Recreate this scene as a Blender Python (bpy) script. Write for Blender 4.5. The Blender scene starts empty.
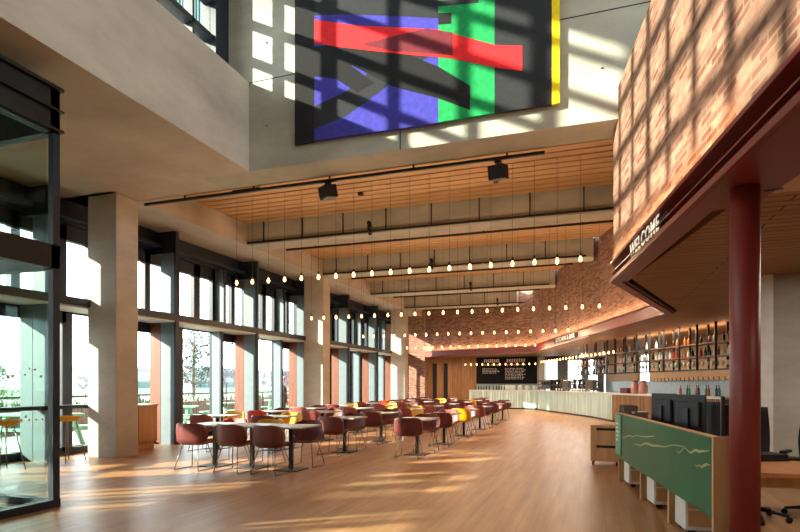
import bpy, math, random
from mathutils import Vector, Matrix, noise
random.seed(7)
R = math.radians
scene = bpy.context.scene
COL = scene.collection
PI = math.pi

# ------------------------------------------------------------------ materials
def lin(h):
    h = h.lstrip('#'); o = []
    for i in (0, 2, 4):
        c = int(h[i:i+2], 16) / 255
        o.append(c/12.92 if c <= .04045 else ((c+.055)/1.055)**2.4)
    return (*o, 1)

def newmat(name):
    m = bpy.data.materials.new(name); m.use_nodes = True
    nt = m.node_tree; b = nt.nodes['Principled BSDF']
    return m, nt, b

def plain(name, col, rough=.5, metal=0, var=.06, scale=6, bump=0, emis=None, estr=0, spec=None):
    m, nt, b = newmat(name)
    n = nt.nodes.new('ShaderNodeTexNoise'); n.inputs['Scale'].default_value = scale; n.inputs['Detail'].default_value = 4
    tc = nt.nodes.new('ShaderNodeTexCoord'); nt.links.new(tc.outputs['Object'], n.inputs['Vector'])
    r = nt.nodes.new('ShaderNodeMapRange'); r.inputs[1].default_value = .25; r.inputs[2].default_value = .75
    r.inputs[3].default_value = 1-var*2; r.inputs[4].default_value = 1+var
    nt.links.new(n.outputs['Fac'], r.inputs[0])
    mx = nt.nodes.new('ShaderNodeMix'); mx.data_type = 'RGBA'; mx.blend_type = 'MULTIPLY'; mx.inputs[0].default_value = 1
    mx.inputs[6].default_value = lin(col); nt.links.new(r.outputs[0], mx.inputs[7])
    nt.links.new(mx.outputs[2], b.inputs['Base Color'])
    b.inputs['Roughness'].default_value = rough; b.inputs['Metallic'].default_value = metal
    if spec is not None: b.inputs['Specular IOR Level'].default_value = spec
    if bump:
        bp = nt.nodes.new('ShaderNodeBump'); bp.inputs['Strength'].default_value = bump; bp.inputs['Distance'].default_value = .01
        nt.links.new(n.outputs['Fac'], bp.inputs['Height']); nt.links.new(bp.outputs[0], b.inputs['Normal'])
    if emis:
        b.inputs['Emission Color'].default_value = lin(emis); b.inputs['Emission Strength'].default_value = estr
    return m

def ramp(nt, src, stops):
    r = nt.nodes.new('ShaderNodeValToRGB'); e = r.color_ramp.elements
    e[0].position, e[0].color = stops[0][0], lin(stops[0][1])
    e[1].position, e[1].color = stops[-1][0], lin(stops[-1][1])
    for p, c in stops[1:-1]:
        x = e.new(p); x.color = lin(c)
    nt.links.new(src, r.inputs['Fac']); return r

def concrete(name, c0, c1, board=False):
    m, nt, b = newmat(name)
    tc = nt.nodes.new('ShaderNodeTexCoord')
    mp = nt.nodes.new('ShaderNodeMapping'); mp.inputs['Scale'].default_value = (.5, .5, 1.1)
    nt.links.new(tc.outputs['Object'], mp.inputs['Vector'])
    n = nt.nodes.new('ShaderNodeTexNoise'); n.inputs['Scale'].default_value = 1.4; n.inputs['Detail'].default_value = 8; n.inputs['Roughness'].default_value = .65
    nt.links.new(mp.outputs[0], n.inputs['Vector'])
    r = ramp(nt, n.outputs['Fac'], [(.3, c0), (.7, c1)])
    n2 = nt.nodes.new('ShaderNodeTexNoise'); n2.inputs['Scale'].default_value = 40; nt.links.new(tc.outputs['Object'], n2.inputs['Vector'])
    bp = nt.nodes.new('ShaderNodeBump'); bp.inputs['Strength'].default_value = .12; bp.inputs['Distance'].default_value = .01
    nt.links.new(n2.outputs['Fac'], bp.inputs['Height']); nt.links.new(bp.outputs[0], b.inputs['Normal'])
    nt.links.new(r.outputs[0], b.inputs['Base Color']); b.inputs['Roughness'].default_value = .75
    b.inputs['Specular IOR Level'].default_value = .25
    return m

def bricktex(name, c1, c2, cm, w, h, mort, rough=.8, grain=None, bumpd=.008, rot=0, squash=1, bias=0, coat=0, spec=.3, offset=.5):
    m, nt, b = newmat(name)
    tc = nt.nodes.new('ShaderNodeTexCoord')
    mp = nt.nodes.new('ShaderNodeMapping'); mp.inputs['Rotation'].default_value = (0, 0, rot)
    nt.links.new(tc.outputs['UV'], mp.inputs['Vector'])
    bt = nt.nodes.new('ShaderNodeTexBrick'); nt.links.new(mp.outputs[0], bt.inputs['Vector'])
    bt.inputs['Color1'].default_value = lin(c1); bt.inputs['Color2'].default_value = lin(c2); bt.inputs['Mortar'].default_value = lin(cm)
    bt.inputs['Scale'].default_value = 1; bt.inputs['Brick Width'].default_value = w; bt.inputs['Row Height'].default_value = h
    bt.inputs['Mortar Size'].default_value = mort; bt.inputs['Mortar Smooth'].default_value = .2; bt.inputs['Bias'].default_value = bias
    bt.offset = offset
    out = bt.outputs['Color']
    n = nt.nodes.new('ShaderNodeTexNoise'); n.inputs['Detail'].default_value = 6
    mp2 = nt.nodes.new('ShaderNodeMapping'); nt.links.new(mp.outputs[0], mp2.inputs['Vector'])
    mp2.inputs['Scale'].default_value = grain or (3, 3, 3)
    nt.links.new(mp2.outputs[0], n.inputs['Vector']); n.inputs['Scale'].default_value = 1.5
    mr = nt.nodes.new('ShaderNodeMapRange'); mr.inputs[1].default_value = .25; mr.inputs[2].default_value = .75; mr.inputs[3].default_value = .68; mr.inputs[4].default_value = 1.25
    nt.links.new(n.outputs['Fac'], mr.inputs[0])
    mx = nt.nodes.new('ShaderNodeMix'); mx.data_type = 'RGBA'; mx.blend_type = 'MULTIPLY'; mx.inputs[0].default_value = 1
    nt.links.new(out, mx.inputs[6]); nt.links.new(mr.outputs[0], mx.inputs[7])
    nt.links.new(mx.outputs[2], b.inputs['Base Color'])
    bp = nt.nodes.new('ShaderNodeBump'); bp.inputs['Strength'].default_value = .5; bp.inputs['Distance'].default_value = bumpd; bp.invert = True
    nt.links.new(bt.outputs['Fac'], bp.inputs['Height']); nt.links.new(bp.outputs[0], b.inputs['Normal'])
    b.inputs['Roughness'].default_value = rough; b.inputs['Specular IOR Level'].default_value = spec
    if coat: b.inputs['Coat Weight'].default_value = coat; b.inputs['Coat Roughness'].default_value = .25
    return m

def woodmat(name, c0, c1, rough=.5, axis=2):
    m, nt, b = newmat(name)
    tc = nt.nodes.new('ShaderNodeTexCoord'); mp = nt.nodes.new('ShaderNodeMapping')
    s = [14, 14, 14]; s[axis] = 1.2; mp.inputs['Scale'].default_value = s
    nt.links.new(tc.outputs['Object'], mp.inputs['Vector'])
    n = nt.nodes.new('ShaderNodeTexNoise'); n.inputs['Scale'].default_value = 1; n.inputs['Detail'].default_value = 6
    nt.links.new(mp.outputs[0], n.inputs['Vector'])
    r = ramp(nt, n.outputs['Fac'], [(.3, c0), (.7, c1)]); nt.links.new(r.outputs[0], b.inputs['Base Color'])
    b.inputs['Roughness'].default_value = rough
    return m

def glassmat(name, tint='#ffffff', refl=.12):
    m, nt, b = newmat(name); nt.nodes.remove(b)
    t = nt.nodes.new('ShaderNodeBsdfTransparent'); t.inputs[0].default_value = lin(tint)
    g = nt.nodes.new('ShaderNodeBsdfGlossy'); g.inputs['Roughness'].default_value = .02
    f = nt.nodes.new('ShaderNodeLayerWeight'); f.inputs['Blend'].default_value = refl
    mx = nt.nodes.new('ShaderNodeMixShader'); nt.links.new(f.outputs['Fresnel'], mx.inputs[0])
    nt.links.new(t.outputs[0], mx.inputs[1]); nt.links.new(g.outputs[0], mx.inputs[2])
    nt.links.new(mx.outputs[0], nt.nodes['Material Output'].inputs['Surface'])
    return m

M = {}
M['conc'] = concrete('concrete', '#aaa298', '#cac2b6')
M['concgrey'] = concrete('concrete_grey', '#9a9a90', '#bdbcb2')
M['brick'] = bricktex('brick', '#6a4034', '#a27a68', '#85705f', .235, .062, .009, rough=.85, grain=(5, 12, 3))
M['floor'] = bricktex('oak_floor', '#a67850', '#b2855c', '#80583a', 2.2, .14, .002, rough=.36, grain=(.5, 6, 1), bumpd=.001, rot=PI/2, spec=.45, offset=.37)
M['slatceil'] = bricktex('timber_soffit', '#96704a', '#a37c54', '#4a3320', 3.2, .15, .01, rough=.6, grain=(.6, 8, 1), bumpd=.02)
M['slat'] = woodmat('timber_slat', '#b58e63', '#cda678', .6, 0)
M['dark'] = plain('navy_steel', '#1a2533', .45, 0)
M['finlight'] = plain('fin_grey', '#6c7c84', .5, 0)
M['black'] = plain('black_metal', '#121214', .4, .1)
M['blackplastic'] = plain('black_plastic', '#111114', .55)
M['red'] = plain('red_steel', '#7d2a22', .42, 0, .05, 2, spec=.5)
M['redjoint'] = plain('deep_red', '#4f1813', .5)
M['orangewood'] = woodmat('orange_wood', '#63361f', '#7c452b', .5)
M['cabwood'] = woodmat('cabinet_wood', '#b07c54', '#c69468', .5)
M['lightwood'] = woodmat('ply_wood', '#b98e62', '#d0a678', .5)
M['deskwood'] = woodmat('desk_wood', '#b9794a', '#cc8a58', .4, 0)
M['white'] = plain('white_paint', '#dcd9d2', .45)
M['plaster'] = plain('plaster', '#cdbfae', .7)
M['stone'] = plain('pale_stone', '#c9c9c4', .3, 0, .05, 12)
M['tabletop'] = plain('table_laminate', '#b9b6b2', .35, 0, .03, 20)
M['maroon'] = plain('maroon_plastic', '#6e3433', .42, 0, .04, 3)
M['maroon_sunlit'] = plain('maroon_sunlit_plastic', '#95504d', .42, 0, .04, 3)  # maroon with sunlight put into the plastic colour
M['yellow'] = plain('yellow_plastic', '#dfab12', .42, 0, .04, 3)
M['scarlet'] = plain('scarlet_plastic', '#c9301c', .42, 0, .04, 3)
M['chrome'] = plain('steel_wire', '#7d7b78', .35, .9)
M['glass'] = glassmat('pane_glass', '#f4f9f8', .12)
M['greenglass'] = glassmat('tinted_glass', '#f0f7f5', .1)
M['bottleglass'] = plain('bottle_clear', '#b9c4bd', .1, 0, .1)
M['mint'] = bricktex('mint_tile', '#adc9c0', '#c9dcd5', '#7b968c', .16, 1.4, .012, rough=.3, spec=.5, offset=0, grain=(6, .6, 1))
M['bluetile'] = plain('blue_tile', '#9fb3bb', .25)
M['brownrib'] = bricktex('brown_rib', '#7b5433', '#a9794c', '#3a2414', .09, 1.4, .014, rough=.55, offset=0, grain=(8, .6, 1))
M['timberwall'] = bricktex('timber_wall', '#96683f', '#a5774c', '#5f3d24', .62, 3.6, .008, rough=.45, offset=0, grain=(7, .7, 1), bumpd=.003)
M['greenpanel'] = None
M['fabric_grey'] = plain('felt_grey', '#24262c', .95, 0, .12, 30, .3)
M['fabric_black'] = plain('felt_black', '#0f1013', .95, 0, .12, 30, .3)
M['fabric_blue'] = plain('felt_blue', '#3b39a0', .95, 0, .14, 14, .3)
M['fabric_green'] = plain('felt_green', '#0f9350', .95, 0, .14, 14, .3)
M['fabric_red'] = plain('felt_red', '#e3242c', .95, 0, .1, 14, .3)
M['fabric_maroon'] = plain('felt_maroon', '#6a1f2c', .95, 0, .12, 14, .3)
M['fabric_yellow'] = plain('felt_yellow', '#e8d013', .95, 0, .08, 14, .3)
M['bulb'] = plain('bulb_glow', '#ffc98a', .3, emis='#ffb066', estr=5)
M['signlight'] = plain('white_letter', '#f2ead8', .4, emis='#fff0d8', estr=.25)
M['signgold'] = plain('gold_letter', '#caa05a', .5)
M['leaf'] = plain('leaf_green', '#5d7a4c', .8, 0, .2, 3)
M['pine'] = plain('pine_green', '#4b625c', .8, 0, .2, 3)
M['twig'] = plain('hazy_twig', '#5f5a63', .9, 0, .15, 3)  # distance haze put into the twig colour
M['bark'] = plain('bark_brown', '#6b5a4c', .9, 0, .2, 8)
M['lawn'] = plain('lawn_green', '#5f6b48', .95, 0, .2, 1)
M['paving'] = plain('pale_paving', '#b5b0a6', .8, 0, .1, 1)
M['planter'] = plain('planter_stone', '#8c6f58', .85, 0, .2, 5)
M['picnic'] = plain('green_paint', '#7fb08e', .5)
M['facade'] = plain('pale_facade', '#8c949a', .7)
M['facadeglass'] = plain('facade_glass', '#3f5f5c', .2)
M['skin'] = plain('skin_tone', '#c79a80', .5)
M['cloth_dark'] = plain('dark_coat', '#2b2a33', .85)
M['cloth_pink'] = plain('pink_knit', '#d98a8f', .85)
M['cloth_pale'] = plain('pale_cloth', '#d9d7dc', .85)
for k, c in {'amber': '#9a5a20', 'greenb': '#2f6b3a', 'redb': '#8e2c1f', 'clear': '#c5cbc6', 'darkb': '#2a2018', 'pinkb': '#c98d86'}.items():
    M['b_'+k] = plain('glass_'+k, c, .12, 0, .05)

def green_panel():
    m, nt, b = newmat('green_gloss')
    tc = nt.nodes.new('ShaderNodeTexCoord'); mp = nt.nodes.new('ShaderNodeMapping'); mp.inputs['Scale'].default_value = (1, 1, 1)
    nt.links.new(tc.outputs['UV'], mp.inputs['Vector'])
    sx = nt.nodes.new('ShaderNodeSeparateXYZ'); nt.links.new(mp.outputs[0], sx.inputs[0])
    n = nt.nodes.new('ShaderNodeTexNoise'); n.noise_dimensions = '2D'; n.inputs['Scale'].default_value = 1.6; n.inputs['Detail'].default_value = 5
    nt.links.new(mp.outputs[0], n.inputs['Vector'])
    r = ramp(nt, n.outputs['Fac'], [(.3, '#065c42'), (.7, '#0c6a4c')])
    nt.links.new(r.outputs[0], b.inputs['Base Color'])
    b.inputs['Roughness'].default_value = .3; b.inputs['Specular IOR Level'].default_value = .1
    return m
M['greenpanel'] = green_panel()
M['gold'] = plain('pale_gold_line', '#a7a878', .4)
M['mintpaint'] = plain('mint_sign', '#4f9a78', .4)

# ------------------------------------------------------------------ mesh builder
class MB:
    def __init__(s): s.v = []; s.f = []; s.m = []; s.sm = []
    def add(s, vs, fs, mi=0, smooth=False):
        o = len(s.v); s.v += [tuple(v) for v in vs]
        for f in fs: s.f.append(tuple(i+o for i in f)); s.m.append(mi); s.sm.append(smooth)
        return s
    def box(s, x0, x1, y0, y1, z0, z1, mi=0, mat=None):
        if x0 > x1: x0, x1 = x1, x0
        if y0 > y1: y0, y1 = y1, y0
        if z0 > z1: z0, z1 = z1, z0
        v = [Vector(p) for p in ((x0,y0,z0),(x1,y0,z0),(x1,y1,z0),(x0,y1,z0),(x0,y0,z1),(x1,y0,z1),(x1,y1,z1),(x0,y1,z1))]
        if mat: v = [mat @ p for p in v]
        return s.add(v, [(0,3,2,1),(4,5,6,7),(0,1,5,4),(1,2,6,5),(2,3,7,6),(3,0,4,7)], mi)
    def prism(s, pts, z0, z1, mi=0):   # plan polygon, counter-clockwise
        a = sum(pts[i][0]*pts[(i+1)%len(pts)][1]-pts[(i+1)%len(pts)][0]*pts[i][1] for i in range(len(pts)))
        if a < 0: pts = pts[::-1]
        n = len(pts)
        return s.add([(x,y,z0) for x,y in pts]+[(x,y,z1) for x,y in pts],
                     [tuple(range(n-1,-1,-1)), tuple(range(n,2*n))]+[(i,(i+1)%n,n+(i+1)%n,n+i) for i in range(n)], mi)
    def extr(s, prof, a, b, mi=0):
        # profile [(offset to the outer side, z)] swept along the plan line a->b
        d = Vector((b[0]-a[0], b[1]-a[1])).normalized(); nrm = Vector((-d.y, d.x))
        n = len(prof); vs = []
        for p in (a, b):
            for o, z in prof: vs.append((p[0]+nrm.x*o, p[1]+nrm.y*o, z))
        return s.add(vs, [tuple(range(n)), tuple(range(2*n-1, n-1, -1))]+[(i, n+i, n+(i+1)%n, (i+1)%n) for i in range(n)], mi)
    def tube(s, pts, r, seg=8, mi=0, r2=None, caps=True):
        pts = [Vector(p) for p in pts]; n = len(pts); vs = []; fs = []
        up = None
        for i, p in enumerate(pts):
            t = (pts[min(i+1,n-1)]-pts[max(i-1,0)]).normalized()
            if up is None:
                up = Vector((0,0,1)) if abs(t.z) < .9 else Vector((1,0,0))
            a = t.cross(up).normalized(); bb = a.cross(t).normalized(); up = bb
            rr = r + ((r2-r)*i/(n-1) if r2 is not None else 0)
            for k in range(seg):
                an = 2*PI*k/seg; vs.append(p+a*math.cos(an)*rr+bb*math.sin(an)*rr)
        for i in range(n-1):
            for k in range(seg):
                k2 = (k+1)%seg; fs.append((i*seg+k, i*seg+k2, (i+1)*seg+k2, (i+1)*seg+k))
        s.add(vs, fs, mi, True)
        if caps:
            o = len(s.v)-len(vs)
            s.f.append(tuple(o+k for k in range(seg-1,-1,-1))); s.m.append(mi); s.sm.append(False)
            s.f.append(tuple(o+(n-1)*seg+k for k in range(seg))); s.m.append(mi); s.sm.append(False)
        return s
    def lathe(s, prof, seg=16, mi=0, c=(0,0,0)):
        vs = []; fs = []; n = len(prof)
        for r, z in prof:
            for k in range(seg):
                an = 2*PI*k/seg; vs.append((c[0]+r*math.cos(an), c[1]+r*math.sin(an), c[2]+z))
        for i in range(n-1):
            for k in range(seg):
                k2 = (k+1)%seg; fs.append((i*seg+k, i*seg+k2, (i+1)*seg+k2, (i+1)*seg+k))
        s.add(vs, fs, mi, True)
        o = len(s.v)-len(vs)
        if prof[0][0] > 1e-4: s.f.append(tuple(o+k for k in range(seg-1,-1,-1))); s.m.append(mi); s.sm.append(False)
        if prof[-1][0] > 1e-4: s.f.append(tuple(o+(n-1)*seg+k for k in range(seg))); s.m.append(mi); s.sm.append(False)
        return s
    def build(s, name, mats, parent=None, bevel=0, recalc=True):
        me = bpy.data.meshes.new(name); me.from_pydata(s.v, [], s.f)
        if not isinstance(mats, (list, tuple)): mats = [mats]
        for m in mats: me.materials.append(m)
        me.polygons.foreach_set('material_index', s.m); me.polygons.foreach_set('use_smooth', s.sm)
        uv = me.uv_layers.new(name='UVMap')
        me.update()
        for p in me.polygons:
            n = p.normal
            if abs(n.z) > .7:
                for li in p.loop_indices:
                    c = me.vertices[me.loops[li].vertex_index].co; uv.data[li].uv = (c.x, c.y)
            else:
                t = Vector((-n.y, n.x, 0)).normalized()
                for li in p.loop_indices:
                    c = me.vertices[me.loops[li].vertex_index].co; uv.data[li].uv = (c.x*t.x+c.y*t.y, c.z)
        o = bpy.data.objects.new(name, me); COL.objects.link(o)
        if parent: o.parent = parent
        if bevel:
            b = o.modifiers.new('bevel', 'BEVEL'); b.width = bevel; b.segments = 2; b.limit_method = 'ANGLE'
        return o

def tag(o, label=None, cat=None, group=None, kind=None):
    if label: o['label'] = label
    if cat: o['category'] = cat
    if group: o['group'] = group
    if kind: o['kind'] = kind
    return o
def struct(mb, name, mats, bevel=0): return tag(mb.build(name, mats, bevel=bevel), kind='structure')
def empty(name, label, cat, loc=(0,0,0), rz=0, group=None):
    o = bpy.data.objects.new(name, None); COL.objects.link(o); o.location = loc; o.rotation_euler = (0,0,rz)
    o.empty_display_size = .1
    return tag(o, label, cat, group)
def dup(root, loc=None, rz=None, label=None, group=None, mat=None):
    r = root.copy(); COL.objects.link(r)
    if loc: r.location = loc
    if rz is not None: r.rotation_euler = (0,0,rz)
    if label: r['label'] = label
    if group: r['group'] = group
    for ch in list(root.children):
        c = ch.copy(); COL.objects.link(c); c.parent = r
        for g in ch.children:
            d = g.copy(); COL.objects.link(d); d.parent = c
    return r
ORD = ['first','second','third','fourth','fifth','sixth','seventh','eighth','ninth','tenth','eleventh','twelfth','thirteenth','fourteenth','fifteenth','sixteenth','seventeenth','eighteenth','nineteenth','twentieth','twenty-first','twenty-second','twenty-third','twenty-fourth','twenty-fifth','twenty-sixth','twenty-seventh','twenty-eighth']

# ------------------------------------------------------------------ plan
A = (.31, 8.8); N = (2.0, -2.76); B = (1.53, 13.1); C = (-2.62, 26.6); D = (-8.6, 29.4)
HS = 5.206          # concrete soffit
XW = -10.3          # window wall
XC = -8.79          # inner face of the columns
BEAMS = [13.25, 17.7, 22.15, 26.6]
YB = 8.47
YEND = 36.0
ZT, ZBt = 3.24, 2.96     # red channel

def bx(y):          # X of the brick face at depth y
    if y <= A[1]: return A[0]+(y-A[1])*(N[0]-A[0])/(N[1]-A[1])
    if y <= B[1]: return A[0]+(y-A[1])*(B[0]-A[0])/(B[1]-A[1])
    if y <= C[1]: return B[0]+(y-B[1])*(C[0]-B[0])/(C[1]-B[1])
    return C[0]+(y-C[1])*(D[0]-C[0])/(D[1]-C[1])

# ------------------------------------------------------------------ setting
struct(MB().box(-10.9, 12.2, -6.2, 36.4, -.2, 0), 'floor', M['floor'])
# coffered ceiling: soffit, timber decks
mb = MB()
mb.box(-10.6, -5.71, -6, YB, HS, HS+.25)                       # soffit beside the void
mb.box(-10.6, XC, YB, 30.5, HS, 6.1)                         # perimeter soffit
struct(mb, 'ceiling_soffit', M['conc'])
struct(MB().box(-10.6, -6.7, YB, 9.12, HS, 6.1), 'wall_coffer_edge', M['conc'])
struct(MB().box(-6.0, -5.71, -6, YB, HS+.25, 6.78), 'wall_balcony', M['conc'])
edges = [9.12] + [q for b in BEAMS for q in (b-.32, b+.32)] + [29.6]
for i in range(0, len(edges), 2):
    y0, y1 = edges[i], edges[i+1]
    xr = max(bx(y0), bx(y1), bx((y0+y1)/2))+.2 if y1 > 27 or True else 0
    mb = MB(); mb.box(XC, xr+1, y0, y1, 5.86, 5.9, 1)
    y = y0+.03
    while y < y1-.04:
        mb.box(XC, xr+1, y, y+.215, 5.76, 5.86, 0); y += .27
    struct(mb, 'ceiling_slats', [M['slat'], M['black']])
for b in BEAMS:
    xr = min(bx(b-.32), bx(b+.32))+.05
    struct(MB().box(XC, xr, b-.32, b+.32, HS, 5.9), 'ceiling_beam', M['concgrey'], .01)
# concrete wall over the coffers, carrying the tapestry
mb = MB(); mb.box(-6.7, 6.5, YB, 9.12, HS, 10.6)
wall_art = struct(mb, 'wall_front', M['concgrey'])
mb = MB(); mb.box(-6.7, 1, YB-.004, YB+.01, 6.76, 6.775); mb.box(-2.9, -2.885, YB-.004, YB+.01, HS, 6.76)
for x in (-5.35, .15):
    for z in (5.95, 7.4): mb.lathe([(.0,0),(.018,0),(.018,.01)], 8, 0, (x, YB-.006, z))
struct(mb, 'trim_1', M['black'])
# void roof and far walls
struct(MB().box(-6.7, 12.2, -6.2, 9.12, 10.6, 10.8), 'ceiling_void', M['plaster'])
struct(MB().box(-10.6, 12.2, -6.2, -6, 0, 10.6), 'wall_back', M['plaster'])
mb = MB(); mb.box(12, 12.2, -6, 36.4, 0, 6.0); mb.box(12, 12.2, -6, 9.1, 9.8, 10.6)
mb.box(6.5, 12.2, 9.0, 9.12, 3.5, 10.6)
struct(mb, 'wall_right', M['plaster'])
mb = MB()
for y in range(-6, 10, 3): mb.box(11.98, 12.1, y, y+.1, 6, 9.8, 1)
mb.box(12.03, 12.05, -6, 9, 6, 9.8, 0)
struct(mb, 'window_1', [M['glass'], M['dark']])  # unseen glazing added high on the right wall for fill daylight
# brick walls
def brickwall(name, a, b, z0, z1, t=.3):
    d = Vector((b[0]-a[0], b[1]-a[1])).normalized(); n = Vector((-d.y, d.x))
    # solid to the other side of the void
    mb = MB().prism([a, b, (b[0]-n.x*t, b[1]-n.y*t), (a[0]-n.x*t, a[1]-n.y*t)], z0, z1)
    return struct(mb, name, M['brick'])
brickwall('wall_brick_near', N, A, ZT, 5.65)
brickwall('wall_brick_return', A, B, ZT, 5.88)
brickwall('wall_brick_middle', B, C, ZT, 5.88)
brickwall('wall_brick_far', C, D, ZT, 5.88)
struct(MB().box(-10.6, -8.62, 29.4, 29.7, 0, 5.88), 'wall_far', M['brick'])
struct(MB().box(-10.75, -10.6, 28.6, 36.2, 0, 5.9), 'wall_left_end', M['conc'])
# red steel channel round the mezzanine
def channel(a, b, wid=.34, wi2=None):
    mb = MB()
    mb.extr([(.04,ZT-.02),(.04,ZT+.02),(-.15,ZT+.02),(-.15,ZT-.02)], a, b)
    mb.extr([(-.10,ZBt+.03),(-.10,ZT-.02),(-.14,ZT-.02),(-.14,ZBt+.03)], a, b, 1)
    mb.extr([(.04,ZBt-.005),(.04,ZBt+.05),(-wid,ZBt+.05),(-wid,ZBt-.005)], a, b)
    mb.extr([(.03,ZBt+.12),(.03,ZBt+.135),(-.1,ZBt+.135),(-.1,ZBt+.12)], a, b)
    return mb
def flat_fascia(a, b):
    mb = MB()
    mb.extr([(.06,ZT-.015),(.06,ZT+.015),(-.15,ZT+.015),(-.15,ZT-.015)], a, b)
    mb.extr([(.02,ZBt+.02),(.02,ZT-.015),(-.04,ZT-.015),(-.04,ZBt+.02)], a, b)
    mb.extr([(.05,ZBt-.005),(.05,ZBt+.02),(-.15,ZBt+.02),(-.15,ZBt-.005)], a, b)
    return mb
struct(channel(N, A, .2), 'beam_red_edge', [M['red'], M['redjoint']])
struct(channel(A, B, .1), 'beam_red_edge', [M['red'], M['redjoint']])
struct(flat_fascia(B, C), 'beam_red_edge', M['red'])
struct(flat_fascia(C, D), 'beam_red_edge', M['red'])
mb = MB().prism([(1.19,2.8),(.8,5.45),(.94,5.5),(1.30,5.3),(1.41,4.7),(1.75,2.8)], ZBt-.01, ZBt+.05)
mb.box(-.06, .06, -.015, .015, 0, .006, 1, Matrix.Translation((1.33, 5.0, ZBt-.015)) @ Matrix.Rotation(R(-20), 4, 'Z'))
struct(mb, 'beam_red_plate', [M['red'], M['black']])
# mezzanine slab, its timber soffit, plaster soffit by the desk
inner = [(N[0]+.3, N[1]), (A[0]+.25, A[1]+.1), (B[0]+.2, B[1]), (C[0]+.15, C[1]+.25), (D[0], D[1]+.3), (-10.5, 29.7), (-10.5, YEND), (12, YEND), (12, -2.76)]
struct(MB().prism(inner, 3.26, 3.42), 'ceiling_mezzanine', M['plaster'])
struct(MB().prism([(1.2,5.3)]+inner[1:3]+[(1.5,14.2),(12,14.2),(12,5.3)], 3.01, 3.26), 'ceiling_timber', M['slatceil'])
struct(MB().prism([(1.4,14.2)]+inner[3:8]+[(12,14.2)], 3.2, 3.26), 'ceiling_timber_rear', M['slatceil'])
struct(MB().prism([(1.4,-2.7),(1.15,5.3),(12,5.3),(12,-2.7)], 3.01, 3.2), 'ceiling_plaster', M['plaster'])
# concrete wall on the desk side with white post
struct(MB().box(2.44, 7.5, 9.3, 9.7, 0, 3.2), 'wall_concrete', M['concgrey'])
struct(MB().box(2.28, 2.44, 9.2, 9.5, 0, 3.2), 'trim_2', M['white'])
# walls behind the bars
mb = MB(); mb.box(-10.5, -7.05, YEND, YEND+.2, 0, 3.3); struct(mb, 'wall_timber', M['timberwall'])
mb = MB(); mb.box(-7.05, -3.1, YEND, YEND+.2, 0, 3.3); struct(mb, 'wall_menu', M['bluetile'])
mb = MB()
mb.box(-3.1, .8, YEND, YEND+.2, 0, 1.0); mb.box(-3.1, -2.75, YEND, YEND+.2, 0, 3.3); struct(mb, 'wall_server', M['white'])
mb = MB()
for xa, xb in ((-2.0, -1.35), (-.55, -.15), (.35, .75)): mb.box(xa, xb, YEND-.02, YEND+.15, 1.0, 3.26, 2)
for x in (-2.7, -2.05, -1.3, -.98, -.6, -.1, .3): mb.box(x-.03, x+.03, YEND-.05, YEND+.1, 1.0, 3.2, 1)
mb.box(-2.75, .75, YEND+.02, YEND+.03, 1.0, 3.2, 0); mb.box(-2.75, .75, YEND-.03, YEND+.1, 2.95, 3.26, 1)
struct(mb, 'window_2', [M['glass'], M['dark'], M['finlight']])
W1, W2 = (.8, 36), (6.2, 14)
def wl(t): return (W1[0]+(W2[0]-W1[0])*t, W1[1]+(W2[1]-W1[1])*t)
mb = MB(); mb.extr([(0,0),(0,1.62),(-.2,1.62),(-.2,0)], W2, W1); struct(mb, 'wall_bar_tiled', M['bluetile'])
mb = MB(); mb.extr([(-.02,1.62),(-.02,3.2),(-.2,3.2),(-.2,1.62)], wl(.25), W1)
mb.extr([(-.02,1.62),(-.02,3.2),(-.2,3.2),(-.2,1.62)], W2, wl(.9))
mb.extr([(-.02,2.9),(-.02,3.2),(-.2,3.2),(-.2,2.9)], wl(.9), wl(.25))
mb.extr([(-.02,1.62),(-.02,2.9),(-.2,2.9),(-.2,1.62)], wl(.7), wl(.33))
struct(mb, 'wall_bar_timber', M['slat'])
for k in (0, 1):
    mb = MB().box(*((-10.0, -9.72) if k == 0 else (-9.25, -8.97)), YEND-.03, YEND+.01, .25, 2.85, 0)
    o = struct(mb, 'window_%d' % (3+k), M['fabric_grey'])

# ------------------------------------------------------------------ columns
for y in (8.55, 17.45, 26.4):
    struct(MB().box(XC-.73, XC, y, y+.56, 0, HS), 'column_concrete', M['conc'], .012)

# ------------------------------------------------------------------ glazed wall
FT = -9.47
bays = [-5.5, -2.2, 1.1, 4.4, 7.75, 11.05, 14.5, 17.7, 21.2, 24.5, 27.6]
def grey_fin(y, x1, x0=XW, t=.09, z0=0, z1=3.0, name='trim_fin'):
    mb = MB().box(x0, x1-.05, y-t/2, y+t/2, z0, z1, 0); mb.box(x1-.05, x1, y-t/2-.01, y+t/2+.01, z0, z1, 1)
    return struct(mb, name, [M['finlight'], M['dark']])
mb = MB()
mb.box(XW-.1, FT+.02, -6, 29.4, 2.99, 3.14, 0)         # dark transom shelf
mb.box(XW-.1, FT-.03, -6, 29.4, 2.955, 2.99, 1)
struct(mb, 'beam_transom', [M['dark'], M['white']])
struct(MB().box(XW-.12, XW+.2, -6, 29.4, 4.72, HS, 0).box(XW+.15, XW+.45, -6, 29.4, 4.78, 4.86, 0), 'beam_window_head', M['dark'])
mb = MB().box(XW-.1, XW+.06, -6, 29.4, 0, .06); struct(mb, 'trim_threshold', M['dark'])
nw = 5
FB = -9.93
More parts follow.
